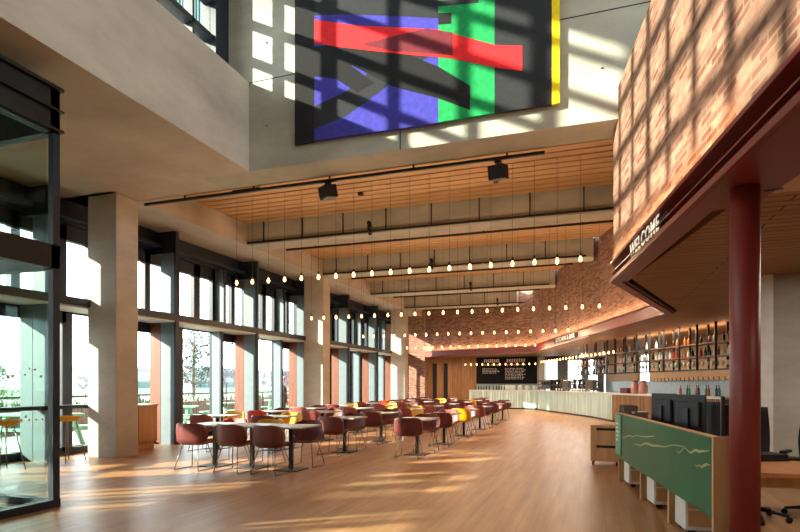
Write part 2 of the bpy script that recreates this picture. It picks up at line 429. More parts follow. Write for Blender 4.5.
for i, y in enumerate(bays):
    grey_fin(y, FT, FB)
    struct(MB().box(XW+.05, FB, y-.05, y+.05, 0, 2.955), 'trim_reveal', M['orangewood'] if y > 8 else M['finlight'])
    mb = MB().box(FB, FT-.05, y-.045, y+.045, 3.14, 4.72, 0)
    mb.box(FT-.05, FT, y-.055, y+.055, 3.14, 5.15, 1); mb.box(XW, FT-.05, y-.08, y+.05, 4.62, 5.15, 1)
    struct(mb, 'trim_fin', [M['finlight'], M['dark']])
    if i+1 < len(bays):
        y1 = bays[i+1]; s = (y1-y)/3.4
        q = y+2.33*s
        grey_fin(q, XW+.36, XW+.05, .08, name='trim_pilaster')
        mb = MB().box(XW+.05, XW+.36, q+.06, q+.14, 3.14, 4.72, 0); mb.box(XW+.36, XW+.39, q+.05, q+.15, 3.14, 4.72, 1)
        struct(mb, 'trim_pilaster', [M['finlight'], M['dark']])
        # lower fixed pane
        mb = MB(); a0, a1 = y+.95*s, y+2.3*s
        mb.box(XW-.05, XW+.05, a0, a0+.16, .06, 2.96, 1)
        mb.box(XW-.05, XW+.05, a1, y+2.72*s, .06, 2.96, 1)
        mb.box(XW-.04, XW+.04, a0, a1, .06, .14, 1); mb.box(XW-.04, XW+.04, a0, a1, 2.92, 2.96, 1)
        mb.box(XW-.006, XW+.006, a0+.1, a1, .12, 2.94, 0)
        struct(mb, 'window_%d' % nw, [M['glass'], M['dark']]); nw += 1
        # door
        b0, b1 = y+2.72*s, y1+.95*s
        mb = MB()
        mb.box(XW-.05, XW+.05, b0, b0+.08, .06, 2.96, 1); mb.box(XW-.05, XW+.05, b1-.09, b1, .06, 2.96, 1)
        mb.box(XW-.05, XW+.05, b0, b1, .06, .16, 1); mb.box(XW-.05, XW+.05, b0, b1, 2.72, 2.96, 1)
        mb.box(XW-.006, XW+.006, b0+.08, b1-.08, .14, 2.74, 0)
        dr = struct(mb, 'door_%d' % (i+1), [M['glass'], M['dark']])
        hb = MB().tube([(XW+.1, b0+.16, .8), (XW+.1, b0+.16, 1.5)], .014); hb.tube([(XW+.03, b0+.16, .9), (XW+.1, b0+.16, .9)], .01); hb.tube([(XW+.03, b0+.16, 1.4), (XW+.1, b0+.16, 1.4)], .01)
        hb.build('door_handle', M['chrome'], dr)
        # clerestory
        mb = MB(); op = [(-.07,.45),(.95,1.5),(1.75,2.27),(2.8,3.15)]; z0, z1 = 3.14, 4.72
        mb.box(XW-.05, XW+.08, y-.07*s, y+3.33*s, z0, 3.21, 1); mb.box(XW-.05, XW+.08, y-.07*s, y+3.33*s, 4.42, z1, 1)
        ends = op+[(3.33, 3.5)]
        for (c0, c1), (d0, d1) in zip(ends[:-1], ends[1:]): mb.box(XW-.05, XW+.08, y+c1*s, y+d0*s, z0, z1, 1)
        mb.box(XW-.006, XW+.006, y-.07*s, y+3.33*s, z0+.05, 4.45, 0)
        struct(mb, 'window_%d' % nw, [M['glass'], M['dark']]); nw += 1

# upper glazing over the balcony upstand
mb = MB(); XU = -6.25
y = -6.0; k = 0
while y < 7.9:
    t = .05 if k % 3 else .1
    mb.box(XU-.12, XU+.06, y-t/2, y+t/2, 6.3, 9.8, 1); y += .85; k += 1
mb.box(XU-.2, XU+.12, 8.1, 8.46, 5.4, 10.6, 1)
for z in (7.45, 8.1, 8.75, 9.4): mb.box(XU-.12, XU+.06, -6, 8.1, z-.05, z+.05, 1)
mb.box(XU-.2, XU+.12, -6, 8.46, 9.75, 10.6, 1); mb.box(XU-.2, XU+.08, -6, 8.46, HS+.25, 6.4, 1)
mb.box(XU-.01, XU+.01, -6, 8.1, 6.4, 9.75, 0)
struct(mb, 'window_%d' % nw, [M['greenglass'], M['dark']]); nw += 1

# ------------------------------------------------------------------ entrance lobby (glass box)
lob = empty('entrance_lobby', 'black-framed glass entrance lobby standing beside the first concrete column', 'lobby', (-6.0, 5.0, 0))
def P_(mb, name, mat): return mb.build(name, mat, lob)
LM = Matrix.Translation((0,0,0))
# local coordinates: X 0 is the room side, Y 0 the far side
x0l = -2.6; y0l = -4.2
for (px, py) in ((0, 0), (0, -2.1), (0, -4.2), (-1.4, 0), (-2.6, 0)):
    P_(MB().box(px-.075, px, py-.09, py, 0, 4.95), 'post', M['dark'])
mb = MB().box(-.12, .0, y0l, 0, 4.42, 4.95); mb.box(x0l, 0, -.12, 0, 4.42, 4.95)
mb.box(-.02, .05, y0l, 0.02, 4.93, 4.97); mb.box(-.02, .05, y0l, 0.02, 4.68, 4.7); mb.box(-.02, .05, y0l, 0.02, 4.44, 4.47)
P_(mb, 'fascia', M['black'])
P_(MB().box(x0l, -.1, -1.0, -.1, 4.8, 4.85), 'roof', M['dark'])
P_(MB().box(-.11, .0, y0l, 0, 2.82, 3.1).box(x0l, 0, -.11, 0, 2.82, 3.1), 'middle_rail', M['black'])
P_(MB().box(-.11, .01, y0l, 0, 0, .09).box(x0l, 0, -.11, 0.01, 0, .09), 'bottom_rail', M['dark'])
for k, (ya, yb) in enumerate(((-2.1, -.14), (-4.2, -2.24))):
    for (za, zb) in ((.09, 2.82), (3.1, 4.42)):
        P_(MB().box(-.06, -.048, ya, yb, za, zb), 'pane', M['greenglass'])
for (xa, xb) in ((-1.4, -.1), (-2.6, -1.5)):
    for (za, zb) in ((.09, 2.82), (3.1, 4.42)):
        P_(MB().box(xa, xb, -.06, -.048, za, zb), 'pane', M['greenglass'])
# safety dots on the panes
mb = MB()
for zc in (1.58, 1.02):
    for k in range(60):
        yy = -.2-k*.066+random.uniform(-.02, .02)
        if -2.26 < yy < -2.08: continue
        zz = zc+.05*math.sin(k*.9)+random.uniform(-.05, .05); r = random.uniform(.01, .02)
        mb.tube([(-.0479, yy, zz), (-.044, yy, zz)], r, 8)
o = P_(mb, 'safety_dots', M['white']); tag(o, 'scattered white dots in two bands', kind='stuff')
# inner pair of doors
for k in (0, 1):
    d0 = -.5-1.25*k
    mb = MB().box(-1.62, -1.56, d0-1.15, d0-1.07, .05, 2.8); mb.box(-1.62, -1.56, d0-.08, d0, .05, 2.8); mb.box(-1.62, -1.56, d0-1.15, d0, .05, .3); mb.box(-1.62, -1.56, d0-1.15, d0, 2.7, 2.8)
    dd = P_(mb, 'inner_door', M['dark'])
    MB().box(-1.595, -1.585, d0-1.07, d0-.08, .3, 2.7).build('pane', M['greenglass'], dd)
P_(MB().box(-1.5, -.2, -4.0, -.3, .0, .012), 'entrance_mat', M['fabric_grey'])

# ------------------------------------------------------------------ tapestry
tp = [('black',[(-4.75,9.9),(-4.38,9.9),(-4.38,5.52),(-4.75,5.51)],0),
 ('blue',[(-4.38,9.9),(-2.24,9.9),(-2.24,5.5),(-4.38,5.53)],0),
 ('green',[(-2.24,9.9),(-1.37,9.9),(-1.37,5.52),(-2.24,5.51)],0),
 ('grey',[(-1.37,9.9),(-.54,9.9),(-.54,5.51),(-1.37,5.52)],0),
 ('yellow',[(-.54,9.9),(-.43,9.9),(-.43,5.52),(-.54,5.51)],0),
 ('grey',[(-4.38,9.8),(-2.24,9.8),(-2.24,7.12),(-3.0,7.32),(-3.73,7.5),(-4.38,7.62)],1),
 ('grey',[(-4.38,5.72),(-4.38,6.1),(-3.8,6.25),(-3.2,6.6),(-2.6,6.85),(-2.24,6.9),(-2.24,6.6),(-2.7,6.45),(-3.2,6.15),(-3.8,5.85)],1),
 ('black',[(-4.38,7.1),(-3.92,7.05),(-3.7,6.65),(-3.3,6.3),(-3.6,6.2),(-4.0,6.5),(-4.38,6.6)],2),
 ('grey',[(-2.24,7.39),(-1.61,7.31),(-1.61,7.22),(-2.24,7.3)],1),
 ('black',[(-2.24,7.2),(-2.03,7.16),(-2.03,6.99),(-2.24,7.02)],1),
 ('black',[(-3.92,7.08),(-2.98,6.79),(-2.24,6.37),(-1.74,5.99),(-1.74,5.62),(-2.24,5.88),(-2.98,6.19),(-3.73,6.68)],3),
 ('red',[(-4.38,7.55),(-3.61,7.29),(-2.26,6.95),(-1.36,6.53),(-.96,6.44),(-.96,6.07),(-1.37,6.2),(-2.01,6.45),(-2.98,6.72),(-3.92,7.0),(-4.38,7.16)],4),
 ('maroon',[(-3.54,6.97),(-2.44,7.0),(-2.01,6.85),(-2.01,6.5),(-2.98,6.75)],5)]
cols = ['black','blue','green','grey','yellow','red','maroon']
mb = MB()
for c, pts, lay in tp:
    n = len(pts); yf = 8.38-.0015*lay; yb = 8.43
    mb.add([(x, yf, z) for x, z in pts]+[(x, yb, z) for x, z in pts], [tuple(range(n)), tuple(range(2*n-1, n-1, -1))]+[(i, n+i, n+(i+1)%n, (i+1)%n) for i in range(n)], cols.index(c))
o = mb.build('tapestry', [M['fabric_'+c] for c in cols])
tag(o, 'huge woven wall hanging in blue, green, black and red with a yellow edge', 'wall hanging')
MB().tube([(-4.75, 8.45, 9.85), (-.43, 8.45, 9.85)], .02).build('hanging_rail', M['black'], o)

# ------------------------------------------------------------------ tracks, hangers, spotlights, speakers
def track(y, x0, x1, z, hang, label, step=1.1, ph=.5):
    t = empty('lighting_track', label, 'lighting track', (0, 0, 0), 0, 'black lighting tracks across the ceiling')
    MB().box(x0, x1, y-.025, y+.025, z-.03, z+.02).build('rail', M['black'], t)
    if hang:
        x = x0+ph
        while x < x1-.1:
            MB().box(x-.014, x+.014, y-.014, y+.014, z+.02, 5.76).build('hanger', M['black'], t); x += step
    return t
track(9.2, -8.7, -.7, 5.16, True, 'long black track under the concrete wall carrying two loudspeakers', 1.6, 1.0)
for i, b in enumerate(BEAMS):
    xe = bx(b)-.15
    track(b-.42, -8.7, xe-.1, HS+.03, True, 'black track with hangers on the entrance side of the %s crossbeam' % ORD[i], 1.15)
    track(b+.4, -8.0, xe-.5, HS-.02, True, 'black track on the bar side of the %s crossbeam' % ORD[i], 2.3, .9)
def spot(x, y, z, label):
    s = empty('spotlight', label, 'spotlight', (x, y, z), 0, 'black spotlights on the ceiling tracks')
    MB().box(-.02, .02, -.02, .02, -.03, .06).build('bracket', M['black'], s)
    MB().tube([(0, -.02, .12), (0, .02, .12+.0), (0, .04, .02)], .05, 10).tube([(.0, 0, -.03), (.02, .05, -.17)], .045, 12).build('head', M['black'], s)
    return s
for i, b in enumerate(BEAMS):
    spot(-5.2+.35*i, b-.42, HS+.12, 'small black spotlight on the hanger track before the %s crossbeam' % ORD[i])
def speaker(x, y, z, rz, label):
    s = empty('loudspeaker', label, 'loudspeaker', (x, y, z), rz)
    m = Matrix.Rotation(R(12), 4, 'X')
    MB().box(-.14, .14, -.12, .12, -.13, .1, 0, m).build('body', M['blackplastic'], s, .015)
    MB().box(-.125, .125, -.128, -.119, -.115, .085, 0, m).build('grille', M['black'], s)
    MB().tube([(0, 0, .08), (0, 0, .17)], .016).box(-.05, .05, -.04, .04, .14, .18).build('mounting_bracket', M['black'], s)
speaker(-4.58, 9.3, 5.0, R(-35), 'black loudspeaker hanging from the track under the blue side of the wall hanging')
speaker(-1.46, 9.3, 4.98, R(-12), 'black loudspeaker hanging from the track under the green side of the wall hanging')
# small recessed ceiling grilles
for i, (x, y) in enumerate(((-7.2, 10.6), (-2.6, 10.2), (-4.9, 11.6), (-1.9, 11.8))):
    big = i < 2
    o = MB().box(x-(.35 if big else .05), x+(.35 if big else .05), y-.05, y+.05, 5.70, 5.76).build('ceiling_vent' if big else 'smoke_detector', M['black'])
    tag(o, ['dark slot vent in the timber ceiling above the window-side loudspeaker', 'dark slot vent in the timber ceiling above the brick-side loudspeaker', 'small dark detector in the middle of the first timber bay', 'small dark detector near the brick side of the first timber bay'][i], 'vent' if big else 'detector')
for i, (x, y) in enumerate(((1.7, 8.3), (2.0, 7.6), (1.75, 10.2))):
    o = MB().lathe([(.04, -.04), (.07, -.02), (.07, .01)], 14, 0, (x, y, 3.19)).build('smoke_detector', M['black'] if i else M['white'])
    tag(o, ['round pale detector on the low timber soffit near the welcome letters', 'round dark detector on the low timber soffit beside the red column', 'round dark detector on the low timber soffit deeper under the mezzanine'][i], 'detector')

# ------------------------------------------------------------------ red column
rc = empty('steel_post', 'round red steel column carrying the mezzanine edge beside the desk', 'column', (1.11, 4.89, 0))
MB().lathe([(.103, 0), (.103, 2.95)], 48).build('shaft', M['red'], rc)
MB().lathe([(.16, 0), (.16, .02), (.12, .02)], 32).build('base_plate', M['red'], rc)

# ------------------------------------------------------------------ signs
def text_mesh(txt, size, depth=.006, space=1.0):
    cu = bpy.data.curves.new('t', 'FONT'); cu.body = txt; cu.size = size; cu.extrude = depth/2; cu.offset = .004; cu.space_character = 1.12
    cu.align_x = 'CENTER'
    ob = bpy.data.objects.new('t', cu); COL.objects.link(ob)
    dg = bpy.context.evaluated_depsgraph_get(); me = bpy.data.meshes.new_from_object(ob.evaluated_get(dg))
    bpy.data.objects.remove(ob); bpy.data.curves.remove(cu)
    return me
def fascia_sign(a, b, txt, size, ycen, label, wid, hoff=ZBt+.055, sx=1, bk=.045):
    d = Vector((b[0]-a[0], b[1]-a[1])).normalized(); n = Vector((-d.y, d.x))
    s = empty('sign', label, 'sign', (bx(ycen)+n.x*(.03 if bk > .02 else .055), ycen+n.y*(.03 if bk > .02 else .055), hoff), math.atan2(-d.y, -d.x))
    # local x runs along the fascia towards the viewer, local y into the wall
    MB().box(-wid/2-.03, wid/2+.2, bk, bk+.01, -.0, .17).build('backing', M['fabric_black'], s)
    me = text_mesh(txt, size); me.transform(Matrix.Rotation(PI/2, 4, 'X') @ Matrix.Diagonal((sx, 1, 1, 1)))
    me.transform(Matrix.Translation((0, .01, .03)))
    me.materials.clear(); me.materials.append(M['signlight'])
    o = bpy.data.objects.new('letters', me); COL.objects.link(o); o.parent = s
    return s
fascia_sign(N, A, 'WELCOME', .23, 6.95, 'white raised welcome letters on the red beam under the near brick wall', 1.3, sx=1.12)
fascia_sign(B, C, 'KITCHEN & BAR', .22, 20.9, 'small white raised letters on the red beam above the bar', 2.9, sx=1.45, bk=.015)
mb = MB().extr([(.07,ZBt-.03),(.07,ZBt-.015),(.03,ZBt-.015),(.03,ZBt-.03)], (bx(18.2), 18.2), (bx(24.5), 24.5))
tag(mb.build('strip_light', M['signlight']), 'thin pale strip light along the underside of the bar sign beam', 'strip light')

# ------------------------------------------------------------------ menu board
mn = empty('menu_board', 'wide black wall menu with two columns of white lettering behind the far counter', 'menu', (-5.1, 35.93, 0))
MB().box(-1.95, 1.9, 0, .05, 1.5, 3.2).build('board', M['fabric_black'], mn)
mb = MB(); mg = MB()
def scribble(mb, x0, x1, z, h):
    x = x0
    while x < x1-.03:
        w = random.uniform(.05, .2); w = min(w, x1-x); mb.box(x, x+w, -.008, -.001, z, z+h); x += w+random.uniform(.03, .06)
for x0, hw in ((-1.45, 1.0), (.0, 1.2)):
    for k in range(8): mb.box(x0+k*hw/8, x0+(k+.72)*hw/8, -.008, -.001, 2.87, 3.08)
    scribble(mg, x0-.1, x0+hw, 2.66, .09)
    for k in range(4 if x0 < -1 else 8): scribble(mb, x0-.1, x0+hw*random.uniform(.75, 1.1), 2.45-k*.095, .04)
tag(mb.build('lettering', M['white'], mn), kind='stuff'); mg.build('subheading', M['signgold'], mn)

# ------------------------------------------------------------------ pendants
PROTO = {}
def pendant(x, y, zb, ztop, label, group):
    key = round(ztop-zb, 2)
    if key not in PROTO:
        s = empty('pendant_bulb', label, 'pendant lamp', (x, y, zb), 0, group)
        MB().tube([(0, 0, .1), (0, 0, ztop-zb)], .0035, 5).build('cord', M['black'], s)
        MB().lathe([(.0, .13), (.016, .125), (.02, .1), (.02, .055), (.0, .05)], 10).build('socket', M['black'], s)
        MB().lathe([(.0, -.055), (.02, -.048), (.033, -.02), (.033, 0), (.022, .035), (.015, .058)], 12).build('bulb', M['bulb'], s)
        PROTO[key] = s; return s
    return dup(PROTO[key], (x, y, zb), 0, label, group)
rows = [(11.0, 3.8, -7.75, -.05, .42), (15.5, 3.5, -8.2, .25, .42), (19.9, 3.3, -8.3, -.6, .42), (24.4, 3.13, -8.0, -2.1, .41)]
for ri, (y, z, x0, x1, st) in enumerate(rows):
    x = x0; k = 0
    while x < x1+.01:
        pendant(x, y, z, 5.76, 'glowing bulb on a long cord, %s from the windows in the %s ceiling row' % (ORD[k], ORD[ri]), 'pendant bulbs in ceiling row %s' % ORD[ri])
        x += st; k += 1
for k in range(13):
    pendant(-6.9+k*.33, 31.9, 2.6, 3.2, 'glowing bulb over the far counter, %s from the timber wall' % ORD[k], 'pendant bulbs over the far counter')
for k in range(22):
    t = k/21; pendant(-2.55+t*3.35, 31.2-t*8.6, 2.68, 3.2, 'glowing bulb over the mint bar, %s from the far counter' % ORD[k], 'pendant bulbs over the mint bar')

# ------------------------------------------------------------------ chairs
def shell_mesh(mat):
    prof = [(.225,.435,.20),(.21,.452,.215),(.13,.455,.235),(.03,.442,.245),(-.07,.435,.25),(-.145,.445,.258),(-.19,.48,.265),(-.212,.54,.27),(-.225,.61,.27),(-.236,.68,.265),(-.246,.745,.25),(-.254,.785,.225),(-.256,.80,.19)]
    # (y forward, z, half width)
    nu = 17; rows = []
    L = len(prof)
    for j, (y, z, w) in enumerate(prof):
        row = []; t = j/(L-1)
        back = max(0, min(1, (j-4)/3)); seat = 1-back
        for i in range(nu):
            u = -1+2*i/(nu-1); a = abs(u)
            x = 1.06*w*(math.sin(u*PI/2*.92)/math.sin(PI/2*.92))
            lift = (a**3)*(.09*seat*min(1, (j+.4)/3)+.015*back)
            fwd = (a**2.6)*.15*back
            yy = y+fwd*(1 if j < L-2 else .8); zz = z+lift
            if j >= L-3: zz -= (a**4)*.05*(j-(L-4))/3
            row.append(Vector((x, yy, zz)))
        rows.append(row)
    vs = [p for r in rows for p in r]; n1 = len(vs); fs = []
    nor = []
    for j in range(L):
        for i in range(nu):
            du = rows[j][min(i+1,nu-1)]-rows[j][max(i-1,0)]; dv = rows[min(j+1,L-1)][i]-rows[max(j-1,0)][i]
            nor.append(du.cross(dv).normalized())
    vs2 = [v+n*.012 for v, n in zip(vs, nor)]
    idx = lambda j, i: j*nu+i
    for j in range(L-1):
        for i in range(nu-1):
            fs.append((idx(j,i), idx(j+1,i), idx(j+1,i+1), idx(j,i+1)))
            fs.append((n1+idx(j,i), n1+idx(j,i+1), n1+idx(j+1,i+1), n1+idx(j+1,i)))
    loop = [idx(0,i) for i in range(nu)]+[idx(j,nu-1) for j in range(1,L)]+[idx(L-1,i) for i in range(nu-2,-1,-1)]+[idx(j,0) for j in range(L-2,0,-1)]
    for k in range(len(loop)):
        a, b = loop[k], loop[(k+1)%len(loop)]; fs.append((a, b, n1+b, n1+a))
    mb = MB(); mb.add(vs+vs2, fs, 0, True); return mb
def make_chair(mat, label):
    c = empty('shell_chair', label, 'chair')
    shell_mesh(mat).build('shell', mat, c)
    r = .0075
    MB().tube([(-.17,.13,.435),(-.1,.0,.42),(.1,.0,.42),(.17,.13,.435)], r, 6).tube([(-.17,-.13,.43),(-.1,-.02,.42),(.1,-.02,.42),(.17,-.13,.43)], r, 6).build('seat_frame', M['chrome'], c)
    for sx in (-1, 1):
        MB().tube([(sx*.15,.13,.435),(sx*.2,.19,.2),(sx*.235,.235,.008)], r, 6).build('leg', M['chrome'], c)
        MB().tube([(sx*.15,-.13,.43),(sx*.2,-.2,.2),(sx*.235,-.25,.008)], r, 6).build('leg', M['chrome'], c)
    for sx in (-1, 1): MB().tube([(sx*.235,.235,.012),(sx*.235,-.25,.012)], r, 6).build('runner', M['chrome'], c)
    return c
CH = {}
def chair(kind, x, y, rz, label, group=None):
    # rz 0: sitter faces +Y
    if kind not in CH:
        c = make_chair(M[kind], label); CH[kind] = c; c.location = (x, y, 0); c.rotation_euler = (0, 0, rz)
        if group: c['group'] = group
        return c
    return dup(CH[kind], (x, y, 0), rz, label, group)
TB = []
def table(x, y, label, group):
    if not TB:
        t = empty('cafe_table', label, 'table', (x, y, 0), 0, group)
        MB().box(-.375, .375, -.375, .375, .725, .75).build('tabletop', M['tabletop'], t, .004)
        MB().box(-.03, .03, -.03, .03, .02, .70).build('pedestal', M['black'], t)
        MB().box(-.26, .26, -.02, .02, .7, .725).box(-.02, .02, -.26, .26, .7, .725).build('top_bracket', M['black'], t)
        MB().box(-.22, .22, -.22, .22, 0, .015).build('base_plate', M['black'], t, .004)
        TB.append(t); return t
    return dup(TB[0], (x, y, 0), 0, label, group)
NAMES = {'maroon_sunlit': 'sunlight-tinted maroon', 'maroon': 'maroon', 'yellow': 'yellow', 'scarlet': 'scarlet'}
ROW = {'w': ('walkway row', -3.42), 's': ('second row from the walkway', -5.02), 't': ('third row from the walkway', -6.65), 'v': ('row along the windows', -8.05)}
SIDE = {'n': ('entrance', 0, -.52, 0), 'f': ('bar', 0, .52, PI), 'e': ('walkway', .52, 0, PI/2), 'l': ('window', -.52, 0, -PI/2)}
def group_of(row, idx, y, sides, dx=0):
    nm, x = ROW[row]; x += dx
    table(x, y, 'pale square pedestal table, %s from the entrance in the %s' % (ORD[idx], nm), 'square cafe tables')
    for s in sides:
        col = 'maroon'; sk = s[0]
        if len(s) > 1: col = {'y': 'yellow', 'r': 'maroon_sunlit', 'x': 'scarlet'}[s[1]]
        sn, ox, oy, rz = SIDE[sk]
        jx, jy = random.uniform(-.06, .06), random.uniform(-.05, .05)
        chair(col, x+ox+jx, y+oy+jy, rz+random.uniform(-.09, .09), '%s chair at the %s side of the %s table, %s' % (NAMES[col], sn, ORD[idx], nm), 'shell chairs around the cafe tables')
W = [(11.1, ['n','f']), (13.35, ['n','fr']), (15.6, ['ny','f']), (18.0, ['nr','f']), (20.45, ['n','f']), (22.9, ['n','f'])]
for i, (y, s) in enumerate(W): group_of('w', i, y, s)
S = [(11.0, ['n','f']), (13.2, ['n','f']), (15.5, ['nr','fy']), (17.8, ['nr','f']), (20.1, ['n','f']), (22.4, ['n','f']), (24.7, ['ny','f']), (27.0, ['n','f'])]
for i, (y, s) in enumerate(S): group_of('s', i, y, s)
T = [(10.9, ['n','fy']), (13.2, ['nr','f']), (15.5, ['nr','f']), (17.8, ['nr','fy']), (20.1, ['nr','f']), (22.4, ['n','f']), (24.7, ['n','fy']), (27.0, ['n','f'])]
for i, (y, s) in enumerate(T): group_of('t', i, y, s)
V = [(10.7, ['nr','fy']), (12.9, ['nx','f']), (15.1, ['nr','f']), (17.4, ['n','fy']), (19.7, ['nr','f']), (22.0, ['nx','f']), (24.3, ['n','f']), (26.6, ['n','f'])]
for i, (y, s) in enumerate(V): group_of('v', i, y, s)
# the long table of three
XL = [-6.37, -5.6, -4.83]
for i, x in enumerate(XL):
    table(x, 8.4, ['pale table nearest the windows in the joined row of three tables', 'pale middle table of the joined row of three tables', 'pale walkway-end table of the joined row of three tables'][i], 'square cafe tables').__setitem__('label', ['window-end pale table in the joined row of three tables', 'middle pale table in the joined row of three tables', 'walkway-end pale table in the joined row of three tables'][i])
for k, (x, rz) in enumerate(((-6.42, .05), (-5.62, -.04), (-4.92, -.04))):
    chair('maroon', x, 7.93, rz, 'maroon chair tucked at the entrance side of the joined tables, %s from the windows' % ORD[k], 'shell chairs around the cafe tables')
for k, (x, rz, c) in enumerate(((-6.4, PI-.05, 'maroon_sunlit'), (-5.6, PI+.08, 'yellow'), (-4.8, PI+.04, 'maroon'))):
    chair(c, x, 8.89, rz, '%s chair at the bar side of the joined tables, %s from the windows' % (NAMES[c], ORD[k]), 'shell chairs around the cafe tables')

# ------------------------------------------------------------------ storage cabinet by the column
cb = empty('cabinet', 'orange timber storage cabinet with a pale top beside the first concrete column', 'cabinet', (-9.75, 9.85, 0))
MB().box(-.3, .27, -.62, .55, .16, .97).build('body', M['cabwood'], cb)
MB().box(-.32, .29, -.64, .57, .97, 1.0).build('worktop', M['stone'], cb)
MB().box(-.26, .22, -.58, .5, 0, .16).build('plinth', M['cabwood'], cb)
MB().box(.27, .285, -.6, -.04, .18, .95).build('door', M['cabwood'], cb)
MB().box(.27, .285, -.02, .53, .18, .95).build('door', M['cabwood'], cb)

# bar-height ledge and stools by the windows near the lobby
lg = empty('window_ledge', 'dark bar-height ledge running along the windows behind the lobby', 'counter', (-9.6, 7.6, 0))
MB().box(-.25, .05, -2.6, 1.55, .98, 1.05).build('worktop', M['dark'], lg)
for y in (-2.4, -.8, 1.2): MB().box(-.13, -.07, y-.03, y+.03, 0, .98).build('leg', M['dark'], lg)
def stool(x, y, label):
    s = empty('bar_stool', label, 'stool', (x, y, 0), 0, 'yellow bar stools at the window ledge')
    MB().lathe([(.0,.76),(.16,.765),(.205,.79),(.23,.86),(.222,.862),(.195,.805),(.15,.785),(0,.78)], 20).build('seat', M['yellow'], s)
    for sx, sy in ((1,1),(1,-1),(-1,1),(-1,-1)): MB().tube([(sx*.1, sy*.1, .77), (sx*.22, sy*.22, .008)], .009, 6).build('leg', M['chrome'], s)
    MB().tube([(.17,.17,.3),(-.17,.17,.3),(-.17,-.17,.3),(.17,-.17,.3),(.17,.17,.3)], .007, 6).build('foot_ring', M['chrome'], s)
stool(-9.3, 7.9, 'yellow bar stool beside the first concrete column')
stool(-9.3, 6.7, 'yellow bar stool seen through the lobby glass near its far corner')
stool(-9.3, 5.5, 'yellow bar stool seen through the lobby glass away from the column')

# ------------------------------------------------------------------ counters
def counter(name, label, pts, depth, frontmat, z=1.12, plinth=True):
    c = empty(name, label, 'counter')
    for a, b in zip(pts[:-1], pts[1:]):
        MB().extr([(0,.08),(0,z-.06),(-depth,z-.06),(-depth,.08)], b, a).build('front', frontmat, c)
        MB().extr([(-.06,0),(-.06,.08),(-depth,.08),(-depth,0)], b, a).build('plinth', M['black'], c)
    for a, b in zip(pts[:-1], pts[1:]):
        MB().extr([(.04,z-.06),(.04,z),(-depth-.02,z),(-depth-.02,z-.06)], b, a).build('worktop', M['stone'], c)
    return c
F0, F1 = (-7.0, 33.4), (-2.95, 33.0)
K0, K1, K2, K3 = (-2.85, 32.3), (0.03, 25.6), (.76, 23.1), (3.3, 16.6)
def side(a, b, t, off, z):   # a point behind the front line a->b
    d = Vector((b[0]-a[0], b[1]-a[1])).normalized(); n = Vector((-d.y, d.x))
    return (a[0]+(b[0]-a[0])*t+n.x*off, a[1]+(b[1]-a[1])*t+n.y*off, z)
counter('service_counter', 'mint-fronted far counter with a pale top below the black menu', [F0, F1], .75, M['mint'])
counter('bar_counter', 'long curved mint-tiled bar under the kitchen sign', [K0, K1, K2], .8, M['mint'])
c = counter('bar_counter', 'brown ribbed timber bar continuing from the mint bar under the bottle rack', [(.78, 23.02), K3], .78, M['brownrib'])

# items on the far counter
def bottle_mb(h, r, neck=.35): return MB().lathe([(0, 0), (r*.95, .002), (r, .01), (r, h*(1-neck)-.03), (r*.4, h*(1-neck)+.03), (r*.36, h-.01), (r*.42, h-.008), (r*.42, h), (0, h)], 10)
BT = {}
def bottle(kind, h, r, x, y, z, label, group, name='bottle', cat='bottle'):
    k = (kind, h, r)
    if k not in BT:
        o = bottle_mb(h, r).build(name, M['b_'+kind]); BT[k] = o
    else:
        o = BT[k].copy(); COL.objects.link(o)
    o.location = (x, y, z); tag(o, label, cat, group); return o
for k in range(11):
    x = -6.6+k*.16+(.1 if k > 5 else 0)
    bottle('darkb' if k % 3 else 'greenb', .34, .04, x, 33.5+.06*(k % 2), 1.12, '%s bottle standing on the far counter below the menu' % ('dark' if k % 3 else 'green'), '%s bottles on the far counter' % ('dark' if k % 3 else 'green'))
for k in range(4):
    o = MB().lathe([(0,0),(.13,0),(.15,.04),(.15,.2),(.13,.26),(0,.28)], 16).build('cake_dome', M['b_clear']); o.location = (-4.4+.42*k, 33.55, 1.12)
    tag(o, 'clear cake dome on the far counter, %s from the bottles' % ORD[k], 'cake dome')
o = MB().box(-.5,.5,-.25,.25,0,.34).box(-.48,.48,-.26,-.25,.03,.3,1).build('display_case', [M['chrome'], M['b_clear']]); o.location = (-4.7, 34.0, 1.12)
tag(o, 'low chilled display case at the back of the far counter', 'display case')

def coffee_machine(x, y, rz, label, s=1.0):
    c = empty('coffee_machine', label, 'coffee machine', (x, y, 1.12), rz); c.scale = (s, s, s)
    MB().box(-.4,.4,-.22,.22,.06,.18).box(-.4,.4,.02,.22,.18,.42).box(-.42,.42,-.24,.24,.42,.5).build('body', M['chrome'], c, .01)
    MB().box(-.38,.38,-.2,.0,.18,.19).build('drip_tray', M['black'], c)
    for sx in (-.22, 0, .22):
        MB().lathe([(0,-.02),(.035,-.02),(.035,.1),(0,.1)], 12, 0, (sx,-.1,.32)).tube([(sx,-.1,.31),(sx,-.26,.29)], .014, 8).build('group_head', M['black'], c)
    for sx in (-.35, .35): MB().tube([(sx,-.18,.42),(sx,-.22,.3),(sx,-.2,.22)], .008, 6).build('steam_wand', M['chrome'], c)
    for sx in (-1, 1):
        for sy in (-1, 1): MB().tube([(sx*.34,sy*.17,0),(sx*.34,sy*.17,.06)], .02, 8).build('foot', M['black'], c)
    mbc = MB()
    for k in range(10): mbc.lathe([(0,0),(.03,0),(.042,.06),(.038,.06),(.028,.01),(0,.01)], 8, 0, (-.36+.08*k, .05+.08*(k%2), .5))
    mbc.build('cup_stack', M['white'], c)
    return c
